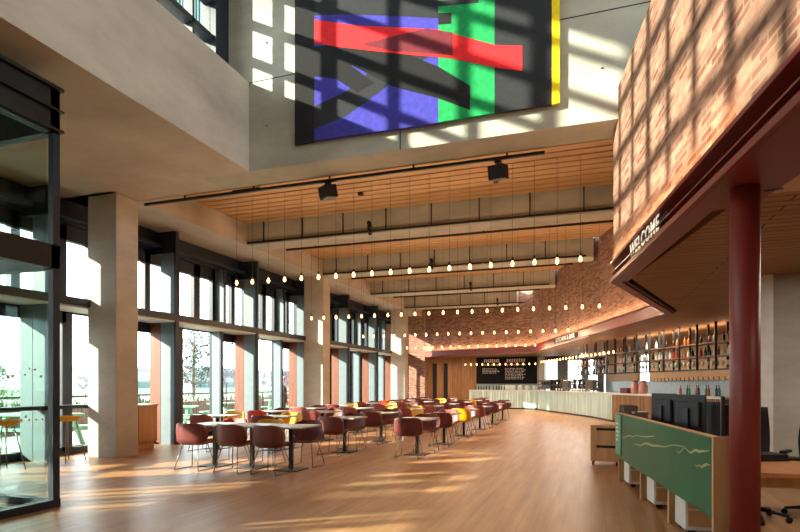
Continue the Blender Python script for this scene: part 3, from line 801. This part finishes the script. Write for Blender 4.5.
def grinder(x, y, rz, label):
    c = empty('coffee_grinder', label, 'coffee grinder', (x, y, 1.12), rz)
    MB().box(-.1,.1,-.15,.12,0,.06).box(-.08,.08,-.08,.1,.06,.36).build('body', M['blackplastic'], c, .01)
    MB().lathe([(.05,0),(.11,.18),(.11,.22),(0,.23)], 14, 0, (0,0,.36)).build('hopper', M['b_darkb'], c)
    MB().tube([(0,-.08,.3),(0,-.15,.26)], .03, 10).build('spout', M['chrome'], c)
dirb = math.atan2(K1[1]-K0[1], K1[0]-K0[0])
ang = dirb
p = side(K0, K1, .06, .35, 0); coffee_machine(p[0], p[1], ang+.3, 'dark bulky espresso machine at the far end of the mint bar', 1.15)
p = side(K0, K1, .5, .4, 0); coffee_machine(p[0], p[1], ang+PI, 'silver espresso machine in the middle of the mint bar', 1.0)
p = side(K0, K1, .9, .4, 0); coffee_machine(p[0], p[1], ang+PI, 'silver espresso machine on the mint bar beside the bottle rack', 1.0)
for k, t in enumerate((.18, .25, .32, .39, .62, .7, .77)):
    p = side(K0, K1, t, .35, 0); grinder(p[0], p[1], ang+PI/2, 'black coffee grinder on the mint bar, %s from the far counter' % ORD[k])
for k in range(16):
    t = .34+.035*k if k < 4 else .6+.028*(k-4); p = side(K0, K1, min(t, .98), .18+.05*(k % 3), 0)
    o = (MB().lathe([(0,0),(.035,0),(.045,.13),(.04,.13),(.03,.006),(0,.006)], 10).build('glass_tumbler', M['b_clear']) if k == 0 else bpy.data.objects['glass_tumbler'].copy())
    if k: COL.objects.link(o)
    o.location = (p[0], p[1], 1.12); tag(o, 'clear tumbler standing on the mint bar', 'tumbler', 'tumblers on the mint bar')
# plates, pots and boxes on the brown bar
p = side(K2, K3, .1, .3, 0)
o = MB().box(-.3,.3,-.16,.16,0,.2).build('crate', M['redjoint']); o.location = (p[0], p[1], 1.12); o.rotation_euler = (0,0,-1.2); tag(o, 'dark red crate at the start of the brown bar', 'crate')
for k in range(2):
    p = side(K2, K3, .17+.09*k, .35, 0)
    jj = empty('glass_jar', 'big glass jar of pink sweets on the brown bar, %s from the mint bar' % ORD[k], 'jar', (p[0], p[1], 1.12))
    MB().lathe([(0,0),(.12,0),(.15,.06),(.15,.3),(.1,.38),(.1,.42),(0,.43)], 16).build('body', M['b_pinkb'], jj)
    MB().lathe([(.11,.42),(.11,.46),(.03,.48),(0,.5)], 14).build('lid', M['chrome'], jj)
for k in range(9):
    p = side(K2, K3, .62+.035*k, .3+.08*(k % 2), 0)
    bottle(['redb','darkb','greenb'][k % 3], .32, .038, p[0], p[1], 1.12, '%s bottle standing on the brown bar behind the desk screens' % ['red','dark','green'][k % 3], '%s bottles on the brown bar' % ['red','dark','green'][k % 3])
# row of beer taps on the back wall
for k in range(24):
    tt = .36+.018*k; q = wl(tt)
    if k == 0:
        t = empty('beer_tap', 'small tap in the row on the blue tiled wall behind the bar', 'tap', (q[0]-.03, q[1], 1.6), 0, 'taps along the tiled wall')
        MB().tube([(0,0,0),(-.12,-.02,0),(-.13,-.02,-.08)], .014, 6).build('spout', M['chrome'], t)
        MB().tube([(-.1,-.02,.01),(-.11,-.02,.13)], .016, 6).build('handle', M['black'], t); tap0 = t
    else: dup(tap0, (q[0]-.03, q[1], 1.6), 0)
# glasses hanging
# ------------------------------------------------------------------ suspended shelving above the bar
def gantry(a, b, label, n, ups, zb, shelves, depth=.35):
    g = empty('bottle_rack', label, 'shelf rack')
    L = math.hypot(b[0]-a[0], b[1]-a[1])
    for t in ups:
        for off in (0, depth):
            p = side(a, b, t, off, 0)
            MB().box(p[0]-.03, p[0]+.03, p[1]-.03, p[1]+.03, zb, 3.2).build('upright', M['black'], g)
    for z in shelves:
        MB().extr([(0,z),(0,z+.03),(depth,z+.03),(depth,z)], a, b).build('shelf', M['orangewood'] if z > zb+.1 else M['black'], g)
        MB().extr([(-.01,z-.012),(-.01,z),(depth+.01,z),(depth+.01,z-.012)], a, b).build('shelf_rail', M['black'], g)
    return g
G1, G2 = (.5, 23.6), (3.62, 16.75)
zb = 1.86; SH = [1.87, 2.24, 2.62]
dist = lambda a, b: math.hypot(a[0]-b[0], a[1]-b[1])
ups = [0, .12, .24, .365, .49, .62, .75, .875, .995]
G1 = (.86, 22.9)
gantry(G1, G2, 'long black suspended rack of timber shelves full of bottles over the brown bar', 9, ups, zb, SH)
kinds = ['clear','amber','greenb','clear','redb','clear','pinkb','darkb','clear']
for si, z in enumerate((2.27, 2.65)):
    for k in range(66):
        t = .012+k*.0148
        if any(abs(t-u) < .008 for u in ups): continue
        kd = random.choice(kinds) if si == 0 else random.choice(['darkb','amber','darkb','clear'])
        if si == 1 and (k % 6) > 2: continue
        p = side(G1, G2, t, .12+.06*(k % 2), 0)
        nmk = {'clear': 'clear', 'amber': 'amber', 'greenb': 'green', 'redb': 'red', 'pinkb': 'pink', 'darkb': 'dark'}[kd]
        bottle(kd, .26 if kd != 'pinkb' else .22, .04, p[0], p[1], z, '%s spirit bottle on the %s shelf of the long rack' % (nmk, ['middle','upper'][si]), '%s bottles on the %s shelf of the long rack' % (nmk, ['middle','upper'][si]))
G = None
for k in range(60):
    t = .012+k*.0164
    if any(abs(t-u) < .007 for u in ups): continue
    p = side(G1, G2, t, .1+.08*(k % 2), 0)
    if G is None:
        G = MB().lathe([(0,0),(.03,0),(.006,.01),(.006,.08),(.035,.11),(.042,.16),(.036,.22),(.033,.22),(.038,.16),(.03,.115),(0,.09)], 10).build('wine_glass', M['b_clear']); o = G
    else: o = G.copy(); COL.objects.link(o)
    o.location = (p[0], p[1], 1.9); tag(o, 'wine glass on the lowest shelf of the long rack', 'wine glass', 'wine glasses on the lowest shelf')
H1, H2 = (-.55, 26.5), (.6, 23.7)
gantry(H1, H2, 'shorter black suspended rack of shelves over the mint bar', 3, [0, .33, .66, 1], zb, SH)
for si, z in enumerate((1.9, 2.27, 2.65)):
    for k in range(13):
        t = .04+k*.075; p = side(H1, H2, t, .12+.06*(k % 2), 0)
        if any(abs(t-u) < .02 for u in (0, .33, .66, 1)): continue
        kd = random.choice(['clear','darkb','amber','clear'])
        nmk = {'clear': 'clear', 'amber': 'amber', 'darkb': 'dark'}[kd]
        bottle(kd, .24, .036, p[0], p[1], z, '%s bottle on the %s shelf of the shorter rack' % (nmk, ['lowest','middle','upper'][si]), '%s bottles on the %s shelf of the shorter rack' % (nmk, ['lowest','middle','upper'][si]))

# ------------------------------------------------------------------ reception desk
DA, DB = (.36, 9.05), (.93, 5.03)
dv = Vector((DB[0]-DA[0], DB[1]-DA[1])); DL = dv.length; rzD = math.atan2(dv.y, dv.x)
desk = empty('reception_desk', 'long timber reception desk with a glossy green front panel', 'desk', (DA[0], DA[1], 0), rzD)
# local x runs towards the camera, local +y points to the staff side
MB().box(0, DL-.07, -.0, .025, .37, 1.02).build('front_panel', M['greenpanel'], desk)
MB().box(0, DL-.07, .025, .06, .42, 1.0).build('panel_backing', M['lightwood'], desk)
for x0, z0, x1, z1, seed in ((.4,.70,2.25,.88,1.2), (1.2,.68,3.3,.87,5.4), (3.05,.81,3.95,.905,9.1), (3.6,.73,3.97,.79,3.3)):
    mb = MB(); top = []; bot = []; n = 40
    for k in range(n+1):
        t = k/n; w = .003+.011*math.sin(PI*t)**.7*(.6+.4*math.sin(7*t+seed)); zz = z0+(z1-z0)*t+.035*noise.noise(Vector((t*5+seed, seed, 0)))
        top.append((x0+(x1-x0)*t, -.0015, zz+w)); bot.append((x0+(x1-x0)*t, -.0015, zz-w))
    mb.add(bot+top, [(k, k+1, n+2+k, n+1+k) for k in range(n)]); mb.build('painted_streak', M['gold'], desk)
MB().box(-.005, .38, -.012, -.0, .42, 1.0).build('logo_strip', M['mintpaint'], desk)
mb = MB()
for k in range(5): mb.box(.06+.02*(k % 2), .2+.03*(k % 3), -.016, -.012, .62+.06*k, .645+.06*k)
mb.build('logo_marks', M['white'], desk)
MB().box(0, DL-.03, .06, .85, .715, .75).build('desktop', M['deskwood'], desk)
MB().box(0, DL-.07, .005, .07, 1.02, 1.028).build('top_ledge', M['lightwood'], desk)
for x in (.0, 1.38, 2.62): MB().box(x, x+.05, .03, .8, 0, .715).build('support_panel', M['lightwood'], desk)
MB().box(DL-.06, DL-.02, .0, .12, 0, 1.03).build('end_post', M['lightwood'], desk)
# the return desk towards the staff side
MB().box(DL-1.05, DL-.25, .85, 3.2, .715, .75).build('return_top', M['deskwood'], desk)
MB().box(DL-.3, DL-.25, .85, 3.2, .62, .715).build('return_apron', M['lightwood'], desk)
MB().box(DL-.4, DL-.33, 1.25, 1.32, 0, .715).box(DL-.35, DL-.25, 1.55, 1.63, 0, .62).build('leg', M['lightwood'], desk)
MB().box(DL-.32, DL-.24, .05, .95, .6, .715).build('apron', M['lightwood'], desk)
def pedestal(x, label):
    c = Matrix.Rotation(rzD, 4, 'Z'); w = Matrix.Translation((DA[0], DA[1], 0)) @ c
    q = w @ Vector((x, .36, 0))
    d = empty('drawer_pedestal', label, 'drawer unit', (q.x, q.y, 0), rzD)
    MB().box(-.17, .17, -.3, .3, .05, .6).build('body', M['white'], d, .006)
    for k in range(3): MB().box(.17, .182, -.28, .28, .09+.17*k, .245+.17*k).build('drawer', M['lightwood'], d)
    for sx in (-.15, .15):
        for sy in (-.24, .24): MB().tube([(sx-.012, sy, .035), (sx+.012, sy, .035)], .035, 12).build('caster', M['black'], d)
for k, x in enumerate((.42, 1.78, 2.95)): pedestal(x, 'white rolling drawer unit under the desk, %s from the bar' % ORD[k])
# free-standing wooden cabinet on casters
wc = empty('rolling_cabinet', 'plywood two-drawer cabinet on casters standing past the end of the green desk', 'cabinet', (.22, 10.85, 0), R(-3))
MB().box(-.22, .28, -.24, .26, .08, .72).build('body', M['lightwood'], wc, .004)
for k in range(2):
    d = MB().box(-.2, .27, -.255, -.24, .1+.31*k, .395+.31*k).build('drawer', M['lightwood'], wc)
    MB().box(-.12, .27, -.262, -.25, .32+.31*k, .365+.31*k).build('handle_slot', M['black'], d)
for sx in (-.18, .22):
    for sy in (-.2, .2): MB().tube([(sx-.012, sy, .04), (sx+.012, sy, .04)], .04, 12).build('caster', M['black'], wc)

WM = Matrix.Translation((DA[0], DA[1], 0)) @ Matrix.Rotation(rzD, 4, 'Z')
def dloc(x, y, z): q = WM @ Vector((x, y, z)); return (q.x, q.y, q.z)
def monitor(x, y, rz, label, w=.5):
    m = empty('computer_monitor', label, 'monitor', dloc(x, y, .75), rz)
    # screen faces local +Y, back -Y
    MB().box(-w/2, w/2, -.012, .02, .12, .58).build('screen', M['blackplastic'], m, .006)
    MB().box(-.16, .16, -.05, -.01, .2, .5).build('back_housing', M['blackplastic'], m, .01)
    MB().box(-.03, .03, -.075, -.04, .01, .42).build('stand', M['black'], m)
    MB().box(-.13, .13, -.13, .09, 0, .015).build('stand_base', M['black'], m)
monitor(.85, .45, R(-52), 'black monitor seen from behind next to the receipt printer', .42)
monitor(1.78, .5, R(-50), 'black monitor seen from behind in the middle of the green desk', .42)
monitor(2.75, .52, R(80), 'thin black monitor turned edge-on beside the red column', .42)
# card reader, box rack, phones
q = dloc(.06, .16, .78); r = empty('leaflet_holder', 'clear and chrome leaflet holder on the bar end of the green desk', 'leaflet holder', q, rzD)
MB().box(-.16,.16,-.1,.1,0,.02).box(-.16,-.15,-.1,.1,0,.36).box(.15,.16,-.1,.1,0,.36).box(-.005,.005,-.1,.1,0,.36).build('frame', M['chrome'], r)
MB().box(-.14,-.02,-.08,.08,.02,.33).box(.02,.14,-.08,.08,.02,.35).build('leaflets', M['b_clear'], r)
q = dloc(.62, .2, .75); r = empty('receipt_printer', 'small black receipt printer between the leaflet holder and the monitors', 'printer', q, rzD)
MB().box(-.1,.1,-.09,.09,0,.2).build('body', M['blackplastic'], r, .015); MB().box(-.1,.1,-.09,.09,.29,.32).box(-.09,-.08,-.08,.08,.2,.3).box(.08,.09,-.08,.08,.2,.3).build('paper_cover', M['chrome'], r)
for k, (x, y) in enumerate(((1.75, .3), (2.62, .35), (3.2, .3))):
    q = dloc(x, y, .75); o = MB().lathe([(0,0),(.035,0),(.042,.11),(.0,.11)], 12).build('paper_cup', M['white']); o.location = q
    tag(o, ['white cup between the two desk monitors', 'white cup beside the second desk monitor', 'white cup on the desk close to the red column'][k], 'cup')
q = dloc(3.2, 1.2, .75)
kb = empty('keyboard', 'black keyboard lying on the return of the reception desk', 'keyboard', (1.95, 6.05, .752), R(-15))
MB().box(-.23,.23,-.08,.08,0,.018).build('body', M['blackplastic'], kb); mbk = MB()
for i in range(14):
    for j in range(5): mbk.box(-.215+.031*i, -.19+.031*i, -.07+.029*j, -.047+.029*j, .018, .024)
mbk.build('keys', M['black'], kb)
o = MB().box(-.18,.18,-.12,.12,0,.02).box(-.17,.17,-.11,.11,.02,.06).build('desk_phone', M['blackplastic']); o.location = (1.5, 6.0, .752); o.rotation_euler = (0,0,.4); tag(o, 'flat black device on the desk return behind the red column', 'phone')
def office_chair(x, y, rz, label, h=.48, up=.62, w=.25):
    c = empty('office_chair', label, 'office chair', (x, y, 0), rz)
    pr = MB(); n = 10
    vs = []; fs = []
    for j in range(n):
        z = h+.08+up*j/(n-1); yb = -.24-.05*math.sin(j/(n-1)*PI)-.04*j/(n-1); ww = w*(.85+.15*math.sin(j/(n-1)*PI))
        for i in range(7):
            u = -1+i/3; vs.append((ww*u, yb+.05*u*u, z))
    for j in range(n-1):
        for i in range(6): a = j*7+i; fs.append((a, a+1, a+8, a+7))
    m = len(vs); vs += [(a, b-.035, cc) for a, b, cc in vs]
    fs += [tuple(m+i for i in reversed(f)) for f in fs]
    loop = list(range(7))+[j*7+6 for j in range(1, n)]+[(n-1)*7+i for i in range(5,-1,-1)]+[j*7 for j in range(n-2, 0, -1)]
    for k in range(len(loop)): a, b = loop[k], loop[(k+1)%len(loop)]; fs.append((b, a, m+a, m+b))
    pr.add(vs, fs, 0, True); pr.build('backrest', M['blackplastic'], c)
    MB().box(-.25,.25,-.22,.25,h-.04,h+.04).build('seat', M['blackplastic'], c, .03)
    MB().tube([(0,-.1,h-.03),(0,-.28,h-.02),(0,-.31,h+.25)], .025, 8).build('back_support', M['black'], c)
    MB().tube([(0,0,.1),(0,0,h-.04)], .028, 12).build('gas_lift', M['black'], c)
    for k in range(5):
        a = k*2*PI/5+.3
        l = MB().tube([(0,0,.12),(math.cos(a)*.3, math.sin(a)*.3, .07)], .024, 8, 0, .016).build('base_leg', M['black'], c)
        MB().tube([(math.cos(a)*.3-.02*math.sin(a), math.sin(a)*.3+.02*math.cos(a), .032),(math.cos(a)*.3+.02*math.sin(a), math.sin(a)*.3-.02*math.cos(a), .032)], .032, 10).build('caster', M['black'], l)
    for sx in (-1, 1): MB().tube([(sx*.24,0,h),(sx*.29,.02,h+.05),(sx*.29,.02,h+.2)], .014, 6).box(sx*.29-.03, sx*.29+.03, -.1, .14, h+.2, h+.23).build('armrest', M['black'], c)
office_chair(1.62, 8.8, R(140), 'black office chair behind the second desk monitor with its tall back turned to the window', .5, .62, .27)
office_chair(1.68, 6.95, R(178), 'black office chair tucked under the desk return beyond the red column', .46, .66, .19)
office_chair(2.34, 7.25, R(150), 'black office chair against the grey concrete wall', .48, .5, .24)

# ------------------------------------------------------------------ outside
struct(MB().box(-16.5, XW-.1, -10, 44, -.22, -.03), 'ground_terrace', M['paving'])
struct(MB().box(-200, -16.5, -100, 200, -.6, -.3), 'ground_lawn', M['lawn'])
struct(MB().box(-60, 60, 36.5, 200, -.6, -.25), 'ground_street', M['paving'])
pw = struct(MB().box(-16.3, -15.7, -10, 44, -.2, .75), 'wall_planter', M['planter'])
def grass_strip():
    mb = MB(); 
    for k in range(1500):
        x = -16.25+random.random()*.5; y = -5+random.random()*49; a = random.random()*PI; h = random.uniform(.12, .4)
        dx, dy = math.cos(a)*.03, math.sin(a)*.03; l = random.uniform(-.12, .12)
        mb.add([(x-dx,y-dy,.751),(x+dx,y+dy,.751),(x+l,y+l,.75+h)], [(0,1,2)])
    return mb.build('grass', M['leaf'])
tag(grass_strip(), 'tufts of green grass growing along the top of the terrace planter', 'grass', kind='stuff')
rl = empty('terrace_railing', 'dark metal railing along the edge of the terrace', 'railing', (-15.4, 0, 0))
MB().box(-.025,.025,-6,40,1.05,1.1).build('handrail', M['dark'], rl)
MB().box(-.015,.015,-6,40,.1,.13).build('bottom_rail', M['dark'], rl)
for k in range(24): MB().box(-.02,.02,-6+2*k-.02,-6+2*k+.02,-.03,1.08).build('post', M['dark'], rl)
mb = MB()
for k in range(300): mb.box(-.006,.006,-6+.152*k,-6+.152*k+.012,.12,1.06)
tag(mb.build('balusters', M['dark'], rl), kind='stuff')
def picnic(x, y, rz, label):
    p = empty('picnic_table', label, 'picnic table', (x, y, -.03), rz, 'green picnic tables on the terrace')
    MB().box(-.9,.9,-.37,.37,.74,.79).build('tabletop', M['picnic'], p)
    for s in (-1, 1): MB().box(-.9,.9,s*.7-.14,s*.7+.14,.43,.47).build('bench', M['picnic'], p)
    for sx in (-.65, .65):
        for s in (-1, 1): MB().add([(sx-.04, s*.25-.05, .74),(sx+.04, s*.25-.05, .74),(sx+.04, s*.25+.05, .74),(sx-.04, s*.25+.05, .74),(sx-.04, s*.62-.05, 0),(sx+.04, s*.62-.05, 0),(sx+.04, s*.62+.05, 0),(sx-.04, s*.62+.05, 0)], [(0,1,2,3),(7,6,5,4),(0,4,5,1),(1,5,6,2),(2,6,7,3),(3,7,4,0)]).build('leg', M['picnic'], p)
        MB().box(sx-.03,sx+.03,-.75,.75,.38,.43).build('cross_bar', M['picnic'], p)
for k, (x, y, r) in enumerate(((-12.4, 9.8, .2), (-12.9, 14.6, .5), (-13.0, 18.2, 1.3), (-13.2, 22.5, .9), (-12.6, 6.4, 1.2))):
    picnic(x, y, r, 'pale green picnic table outside, %s along the terrace' % ORD[k])
def bare_tree(x, y, h, label, mat, leafy=False, seed=0):
    rnd = random.Random(seed); t = empty('tree', label, 'tree', (x, y, -.3), 0, None)
    tr = MB(); cr = MB()
    tr.tube([(0,0,0),(rnd.uniform(-.1,.1)*h*.2,0,h*.35),(0,0,h*.8)], .035*h*.5, 7, 0, .01*h)
    for k in range(26):
        z = h*(.25+.65*rnd.random()); a = rnd.random()*2*PI; l = h*.36*(1.15-abs(z/h-.5))
        e = Vector((math.cos(a)*l, math.sin(a)*l, z+l*.5)); s = Vector((0,0,z))
        tr.tube([s, s.lerp(e, .5)+Vector((0,0,-.05*l)), e], .012*h*.35, 5, 0, .003*h)
        for j in range(34 if not leafy else 45):
            q = s.lerp(e, .35+.65*rnd.random())+Vector((rnd.gauss(0,1), rnd.gauss(0,1), rnd.gauss(0,1)))*h*.035
            d = Vector((rnd.gauss(0,1), rnd.gauss(0,1), rnd.gauss(0,.8)+.4)).normalized()
            if leafy:
                n = d.cross(Vector((rnd.random(),rnd.random(),rnd.random()))).normalized(); sz = h*.022
                cr.add([q, q+d*sz+n*sz*.5, q+d*sz*2, q+d*sz-n*sz*.5], [(0,1,2,3)])
            else:
                n = d.cross(Vector((0,0,1))).normalized()*.0028*h; cr.add([q-n*2.5, q+n*2.5, q+d*h*.13], [(0,1,2)])
    tr.build('trunk', M['bark'] if leafy else mat, t)
    tag(cr.build('crown', mat, t), kind='stuff')
    return t
bare_tree(-19.5, 24, 5.4, 'blue-green pine close behind the terrace planter', M['pine'], True, 3)
bare_tree(-24, 17, 2.6, 'low green bush-like tree beyond the terrace planter', M['leaf'], True, 5)
for k in range(34):
    bare_tree(-50-(k % 3)*6, 22+k*4.2+random.uniform(-.6,.6), random.uniform(2.8, 4.6), 'haze-greyed leafless winter tree on the far side of the lawn', M['twig'], False, 20+k)['group'] = 'haze-greyed winter trees beyond the lawn'
for k, (x, y, w, d, h) in enumerate(((-95, 92, 10, 16, 5), (-100, 125, 12, 20, 6), (-95, 170, 12, 40, 6))):
    b = empty('office_building', 'pale low building far beyond the lawn, %s along the skyline' % ORD[k], 'building', (x, y, -.3))
    MB().box(-w/2,w/2,-d/2,d/2,0,h).build('wall', M['facade'], b)
    for f in range(int(h//3)): MB().box(w/2-.01,w/2+.05,-d/2+1,d/2-1,1+3*f,2.4+3*f).build('window', M['facadeglass'], b)
    MB().box(-w/2-.3,w/2+.3,-d/2-.3,d/2+.3,h,h+.4).build('roof', M['white'], b)
# added screen, standing in for the teal view through the upper glazing
b = empty('added_screen', 'added teal louvred screen with a white band filling the view beyond the upper windows', 'screen', (-9.6, 0, 0))
MB().box(-.05,.05,9.4,15,6.1,13).build('backing', M['facade'], b)
mb = MB()
for k in range(46): mb.box(.05,.1,9.4+.12*k,9.46+.12*k,6.1,8.1).box(.05,.1,9.4+.12*k,9.46+.12*k,8.6,13)
mb.build('louvres', M['facadeglass'], b)

# ------------------------------------------------------------------ person on the terrace
def person(x, y, rz, label):
    p = empty('person', label, 'person', (x, y, -.03), rz)
    J = [(0,0,.95),(0,0,1.12),(0,.01,1.3),(0,.01,1.42),(0,.02,1.5),(0,.03,1.6),(0,.03,1.7),
         (.1,0,.9),(.11,.02,.5),(.11,-.02,.09),(.12,.12,.03),(-.1,0,.9),(-.13,.04,.5),(-.14,-.04,.09),(-.15,.1,.03),
         (.17,0,1.38),(.22,-.02,1.12),(.16,.18,1.08),(.1,.26,1.12),(-.17,0,1.38),(-.24,-.02,1.12),(-.22,.08,.9),(-.21,.12,.81)]
    E_ = [(0,1),(1,2),(2,3),(3,4),(4,5),(5,6),(0,7),(7,8),(8,9),(9,10),(0,11),(11,12),(12,13),(13,14),(3,15),(15,16),(16,17),(17,18),(3,19),(19,20),(20,21),(21,22)]
    rad = [.16,.14,.16,.12,.055,.085,.08,.1,.065,.045,.04,.1,.065,.045,.04,.07,.05,.04,.035,.07,.05,.04,.035]
    me = bpy.data.meshes.new('body'); me.from_pydata(J, E_, []); me.materials.append(M['skin'])
    o = bpy.data.objects.new('body', me); COL.objects.link(o); o.parent = p
    sk = o.modifiers.new('skin', 'SKIN'); o.modifiers.new('sub', 'SUBSURF').levels = 2
    o.modifiers['sub'].render_levels = 2
    for v, r in zip(me.skin_vertices[0].data, rad): v.radius = (r*.93, r*.85)
    me.skin_vertices[0].data[0].use_root = True
    # clothes: the same skeleton a little wider
    def cloth(name, idx, grow, mat):
        ed = [(idx.index(a), idx.index(b)) for a, b in E_ if a in idx and b in idx]
        m2 = bpy.data.meshes.new(name); m2.from_pydata([J[i] for i in idx], ed, []); m2.materials.append(mat)
        q = bpy.data.objects.new(name, m2); COL.objects.link(q); q.parent = p
        q.modifiers.new('skin', 'SKIN'); q.modifiers.new('sub', 'SUBSURF').render_levels = 2; q.modifiers['sub'].levels = 2
        for v, i in zip(m2.skin_vertices[0].data, idx): v.radius = (rad[i]*grow, rad[i]*grow*.95)
        m2.skin_vertices[0].data[0].use_root = True
    cloth('coat', [0,1,2,3,15,16,17,19,20,21], 1.18, M['cloth_dark'])
    cloth('trousers', [0,7,8,9,11,12,13], 1.15, M['cloth_dark'])
    MB().lathe([(.1,1.66),(.105,1.7),(.1,1.76),(.07,1.81),(0,1.83)], 16, 0, (0,.03,0)).build('hat', M['cloth_pink'], p)
    MB().lathe([(.11,1.42),(.12,1.46),(.1,1.52),(.07,1.52)], 14, 0, (0,.02,0)).build('scarf', M['cloth_pale'], p)
person(-12.0, 20.2, R(-60), 'person in a dark coat and pink hat standing outside the windows')

# ------------------------------------------------------------------ light
w = bpy.data.worlds.new('world'); scene.world = w; w.use_nodes = True
bg = w.node_tree.nodes['Background']; bg.inputs[0].default_value = (.88, .95, 1.0, 1); bg.inputs[1].default_value = 4.6
sun = bpy.data.lights.new('sun', 'SUN'); sun.energy = 11.5; sun.angle = R(.9); sun.color = (1, .86, .68)
so = bpy.data.objects.new('sun', sun); COL.objects.link(so)
so.rotation_euler = Vector((.8, .6, -.4125)).to_track_quat('-Z', 'Y').to_euler()
def area(name, loc, rot, sx, sy, e, col=(1,.9,.78)):
    l = bpy.data.lights.new(name, 'AREA'); l.shape = 'RECTANGLE'; l.size = sx; l.size_y = sy; l.energy = e; l.color = col
    o = bpy.data.objects.new(name, l); COL.objects.link(o); o.location = loc; o.rotation_euler = rot; return o

def point(loc, e, col=(1,.66,.38), rad=.04):
    l = bpy.data.lights.new('bulb_light', 'POINT'); l.energy = e; l.color = col; l.shadow_soft_size = rad
    o = bpy.data.objects.new('bulb_light', l); COL.objects.link(o); o.location = loc
for y, z, x0, x1, st in rows:
    for k in range(5): point((x0+(x1-x0)*(k+.5)/5+.2, y+.0, z-.12), 19)
for k in range(4): point((-2.1+k*.85, 29.9-k*2.2, 2.56), 6)
for x in (-6.4, -5.0, -3.6): point((x, 31.9, 2.5), 3)
def cove(a, b, off, z, e, w=.06, tilt=18, col=(1,.6,.32)):
    d = Vector((b[0]-a[0], b[1]-a[1])); L = d.length; d.normalize(); n = Vector((-d.y, d.x))
    m = ((a[0]+b[0])/2+n.x*off, (a[1]+b[1])/2+n.y*off, z)
    aim = Vector((-n.x*math.sin(R(tilt)), -n.y*math.sin(R(tilt)), math.cos(R(tilt))))
    o = area('cove_light', m, (0,0,0), L, w, e, col)
    X = Vector((d.x, d.y, 0)); Zl = -aim; Y = Zl.cross(X).normalized()
    o.rotation_euler = Matrix((X, Y, Zl)).transposed().to_euler()
cove((.95, 4.4), A, .07, ZT+.04, 12)
cove(B, C, .09, ZT+.04, 40)
for x, y, e in ((-.5, 22.6, 45), (-1.7, 26.6, 45), (-3.6, 30.6, 55), (-6.0, 31.6, 55), (-8.6, 33.2, 70)): area('bar_fill', (x, y, 3.17), (0,0,0), .9, .9, e, (1,.86,.7))  # area fill added to lift the counters and far timber wall
cove(C, D, .09, ZT+.04, 26)
cove(G1, G2, .6, 2.9, 26, .1, 0)
area('void_fill', (2.5, 1.5, 10.5), (0,0,0), 7, 10, 60, (1,.97,.92))  # unseen fill lamp added to brighten the void
area('soffit_fill', (2.5, 6.6, 2.98), (0,0,0), .8, .8, 12, (1,.85,.68))  # these soffit lamps are added fill under the mezzanine, without fittings
for y in (2.5, 7.0): area('soffit_fill', (3.8, y, 2.98), (0,0,0), 1.2, 1.2, 26)
for x, y in ((3.2, 12.5), (.9, 19.5), (-1.6, 27)): area('soffit_fill', (x+1.2, y, 3.17), (0,0,0), 1.2, 2.5, 75, (1,.82,.62))

# ------------------------------------------------------------------ camera
cam = bpy.data.cameras.new('camera'); co = bpy.data.objects.new('camera', cam); COL.objects.link(co)
co.location = (0, 0, 1.45); co.rotation_euler = (PI/2, 0, R(18.88))
cam.sensor_width = 36; cam.lens = 559/800*36; cam.shift_y = (384.5-266)/800; cam.clip_end = 600; cam.clip_start = .05
scene.camera = co
vs = scene.view_settings
scene.display_settings.display_device = 'sRGB'
vs.view_transform = 'Standard'; vs.look = 'None'; vs.gamma = 1; vs.exposure = .88; vs.use_curve_mapping = False
cy = scene.cycles
cy.use_denoising = True; cy.max_bounces = 10; cy.diffuse_bounces = 7; cy.transparent_max_bounces = 24; cy.sample_clamp_indirect = 6
cy.caustics_reflective = False; cy.caustics_refractive = False
